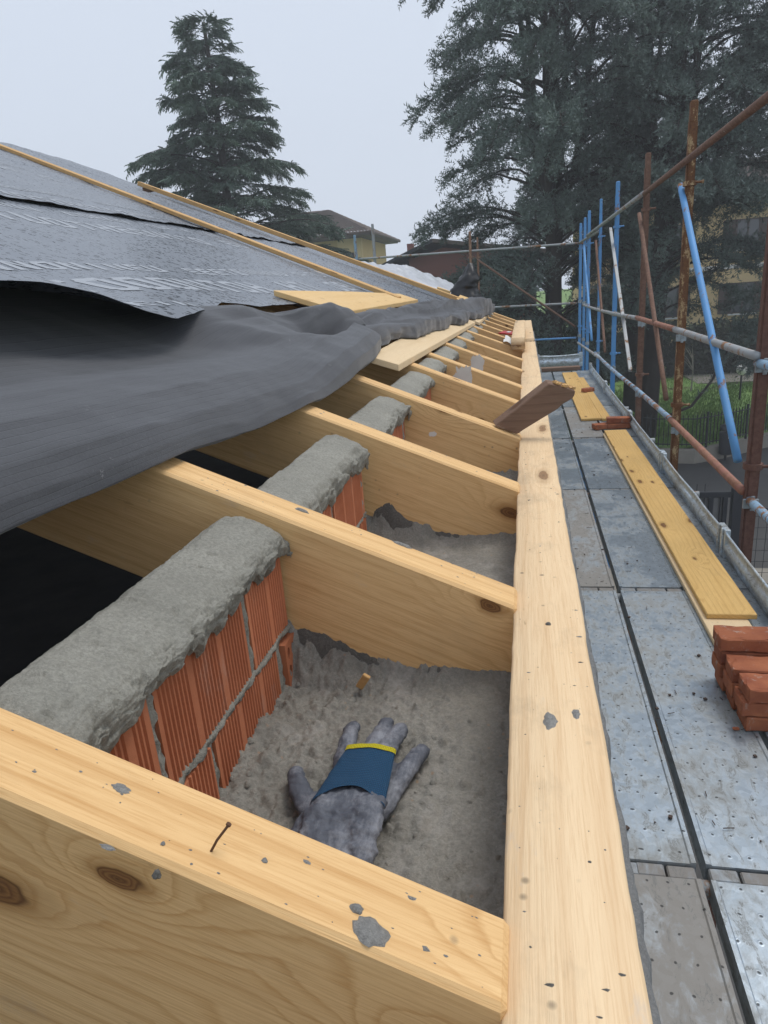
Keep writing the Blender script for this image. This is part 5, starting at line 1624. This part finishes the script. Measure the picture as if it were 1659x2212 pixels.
def conifer(name, base, label, group, stems, nbr, lfun, hrange, kind, sprays_per_m, twig, spray_size, rise, droop, azf=None, extra=None, tier=0, limb_r=.05):
    t = empty(name, base, label=label, cat='tree', group=group)
    b0 = np.array(base)
    tb_ = MB()
    pos = []; dr = []; sz = []
    for (pts, r0_) in stems:
        n = len(pts)
        tb_.tube([Vector(p) for p in pts], [r0_ * (1 - .82 * k / (n - 1)) for k in range(n)], 9)
    limbs = []
    for k in range(nbr):
        pts, r0_ = stems[nrng.integers(len(stems))] if len(stems) > 1 else stems[0]
        h = hrange[0] + (hrange[1] - hrange[0]) * ((k + nrng.random()) / nbr)
        if tier: h = hrange[0] + (round((h - hrange[0]) / tier + .25 * math.sin(k * 7.7)) * tier) + nrng.normal(0, .16)
        zs = np.array([p[2] for p in pts])
        if h < zs[0] or h > zs[-1]:
            pts = max((s_[0] for s_ in stems), key=lambda q: q[-1][2]); zs = np.array([p[2] for p in pts])
            if h > zs[-1]: h = zs[-1] - .02
        sp = np.array([np.interp(h, zs, [p[j] for p in pts]) for j in range(3)])
        az = nrng.uniform(0, 2 * PI) if azf is None else azf(h)
        L = lfun(h, az) * nrng.uniform(.68, 1.12)
        if L < .15: continue
        limbs.append((branch_pts(sp, az, L, rise(h) + nrng.normal(0, .06), droop(h)), L))
    for (c, L) in limbs + (extra or []):
        n = len(c)
        tb_.tube([Vector(p) for p in c], [max(.007, limb_r * min(1, L / 3) * (1 - .9 * k / (n - 1))) for k in range(n)], 5)
        ns = int(L * sprays_per_m)
        f = nrng.random(ns) ** .62 * (.93 if kind != 'cedar' else .72) + (.07 if kind != 'cedar' else .28)
        ii = f * (n - 1); i0 = np.minimum(ii.astype(int), n - 2); ff = (ii - i0)[:, None]
        p = c[i0] * (1 - ff) + c[i0 + 1] * ff
        tan = c[i0 + 1] - c[i0]; tan /= np.linalg.norm(tan, axis=1, keepdims=True)
        sd = np.cross(tan, [0, 0, 1.]); sd /= np.linalg.norm(sd, axis=1, keepdims=True)
        sgn = nrng.choice([-1, 1], ns)[:, None]
        tw = twig(f, L, ns)[:, None]              # how far off the limb this spray sits, on a side twig
        dirv = tan * nrng.uniform(.35, 1.0, (ns, 1)) + sd * sgn * nrng.uniform(.25, 1.0, (ns, 1))
        dirv[:, 2] += nrng.normal(.15 if kind == 'cedar' else -.25, .5 if kind == 'cedar' else .25, ns)
        off = (sd * sgn * .8 + tan * .5) * tw
        off[:, 2] += tw[:, 0] * (nrng.normal(.0, .45, ns) if kind == 'cedar' else -.32)
        pos.append(p + off); dr.append(dirv); sz.append(nrng.uniform(*spray_size, ns))
        nt_ = int(L * 5)                          # bare side twigs
        for q in nrng.integers(0, ns, nt_):
            tb_.tube([Vector(p[q]), Vector(p[q] + off[q] * .6 + np.array([0, 0, .02])), Vector(p[q] + off[q])], [.010, .007, .004], 3, cap=False)
    pos = np.concatenate(pos); dr = np.concatenate(dr); sz = np.concatenate(sz)
    T = place(CED if kind == 'cedar' else DEO, pos, dr, sz, nrng.normal(0, .5, len(pos)))
    tr = tb_.obj('trunk', M['bark'], t, smooth=True); tr.matrix_parent_inverse = Matrix.Translation(-Vector(base))
    cr_ = link('crown', tri_mesh('crown', T), M[kind], t); cr_.matrix_parent_inverse = Matrix.Translation(-Vector(base))
    return len(T)
ntri = 0
# deodar at the left: one straight leader, drooping tiers
bx, by = -9.9, 24.0
stem = [((bx + .03 * math.sin(k), by, Z_LAWN + (8.6 - Z_LAWN) * k / 10), 0) for k in range(11)]
def deo_len(h, az):
    f = (8.75 - h) / (8.75 - .5)
    side = 1.0 + .12 * math.sin(az * 2 + h * 1.7) + .15 * math.sin(h * 3.1)
    return (.30 + 3.9 * f ** .86) * side
ntri += conifer('deodar_tree', (bx, by, Z_LAWN), 'tall dark green conifer with drooping tiers at left against the sky', 'conifers beyond the roof',
    [([p for p, _ in stem], .30)], 195, deo_len, (-1.2, 8.65), 'deodar', 62, lambda f, L, n: nrng.random(n) * (.10 + .75 * np.minimum(1, L / 3) * (1.1 - f)), (.22, .50),
    lambda h: .38 + .05 * max(0, h - 5), lambda h: .34)
# big cedars at the right, many upright stems
def cedar_stems(x, y, n, top, spread, fork, r0, lean=0.0):
    out = []
    for k in range(n):
        a = 2 * PI * (k + .4) / n + x
        sx, sy = (spread * math.cos(a) * nrng.uniform(.5, 1.1), spread * math.sin(a) * nrng.uniform(.5, 1.1)) if k else (0, 0)
        zf = fork + nrng.uniform(-.5, 1.2)
        tp = top * nrng.uniform(.8, 1.0) if k else top
        pts = [(x, y, Z_LAWN), (x + lean * .3, y, Z_LAWN + (zf - Z_LAWN) * .6), (x + lean * .6 + sx * .15, y + sy * .15, zf)]
        for q in range(1, 7):
            g_ = q / 6
            pts.append((x + lean + sx * (.25 + .75 * g_ ** .7), y + sy * (.25 + .75 * g_ ** .7), zf + (tp - zf) * g_))
        out.append((pts, r0 if k == 0 else r0 * .55))
    return out
tw_c = lambda f, L, n: nrng.random(n) * (.15 + .70 * np.minimum(1, L / 3) * (1.15 - f))
def ced_len(R0, top, zc=2.0):
    def fn(h, az):
        f = max(.06, 1 - max(0, h - zc) / (top + 1.5 - zc)) ** .75
        return R0 * f * (1 + .14 * math.sin(az * 3 + h * 2.3)) * (1 if h > zc else max(.55, 1 - (zc - h) * .10))
    return fn
G_C = 'conifers beyond the roof'
ntri += conifer('cedar_tree', (.85, 22.3, Z_LAWN), 'big blue green cedar with several upright stems, left of the blue posts', G_C,
    cedar_stems(.85, 22.3, 6, 11.2, 1.25, 1.2, .28), 220, ced_len(4.25, 11.2), (-2.6, 11), 'cedar', 60, tw_c, (.20, .42), lambda h: .70, lambda h: .66, tier=1.25)
ntri += conifer('cedar_tree', (3.75, 22.6, Z_LAWN), 'cedar with the thick dark trunk standing on the lawn behind the brown post', G_C,
    cedar_stems(3.75, 22.6, 5, 11.5, 1.1, 1.0, .29, .45), 150, ced_len(3.9, 11.5), (-1.2, 11.2), 'cedar', 60, tw_c, (.20, .42), lambda h: .70, lambda h: .66, tier=1.35,
    extra=[(np.array([(3.8, 22.4, -3.9), (4.3, 22.2, -4.25), (4.9, 22.0, -3.95), (5.4, 21.9, -3.2), (5.75, 21.9, -2.4), (6.1, 21.9, -1.5), (6.7, 21.9, -.8), (7.4, 21.9, -.3)]), 3.4)], limb_r=.062)
ntri += conifer('cedar_tree', (3.95, 27.4, Z_LAWN), 'cedar farther back on the lawn, left of the thick trunk', G_C,
    cedar_stems(3.95, 27.4, 4, 11.5, 1.0, .5, .32), 40, ced_len(3.4, 7.5), (-.8, 7), 'cedar', 50, tw_c, (.24, .5), lambda h: .70, lambda h: .62)
ntri += conifer('cedar_tree', (8.3, 23.2, Z_LAWN), 'cedar at the right edge with bare dark limbs before the yellow building', G_C,
    cedar_stems(8.3, 23.2, 5, 12.0, 1.2, .8, .34, -.2), 135, ced_len(4.4, 12), (.2, 11.6), 'cedar', 58, tw_c, (.20, .42), lambda h: .70, lambda h: .66, tier=1.3,
    extra=[(branch_pts(np.array([8.2, 23.1, z]), az, L, .05, .25), L) for z, az, L in ((-.6, 3.4, 2.6), (-1.3, 3.8, 2.8), (-2.0, 3.3, 2.4), (-2.6, 3.6, 2.0))], limb_r=.06)
# sapling on the lawn
sp_ = empty('sapling', (6.94, 31.4, Z_LAWN), label='thin bare sapling on the lawn left of the globe lamp', cat='tree')
sm_ = MB().tube([(0, 0, 0), (.03, 0, .7), (0, 0, 1.5)], [.035, .03, .015], 6)
for k in range(9):
    a = rng.random() * 6.28; z = .9 + .07 * k
    sm_.tube([(0, 0, z), (.3 * math.cos(a), .3 * math.sin(a), z + .35), (.5 * math.cos(a), .5 * math.sin(a), z + .5)], [.014, .009, .004], 4)
sm_.obj('trunk', M['concrete'], sp_)


# ------------------------------------------------------------------ damp air
hz = boxobj('haze', -60, 60, -40, 75, Z_ST - 1.2, 16, None)
hm = bpy.data.materials.new('haze_air'); hm.use_nodes = True
hm.node_tree.nodes.clear()
ho = hm.node_tree.nodes.new('ShaderNodeOutputMaterial')
hv = hm.node_tree.nodes.new('ShaderNodeVolumePrincipled')
hv.inputs['Color'].default_value = (.93, .96, 1, 1)
hv.inputs['Density'].default_value = .0034
hv.inputs['Anisotropy'].default_value = .1
hm.node_tree.links.new(hv.outputs[0], ho.inputs['Volume'])
hz.data.materials.append(hm)
tag(hz, kind='stuff')
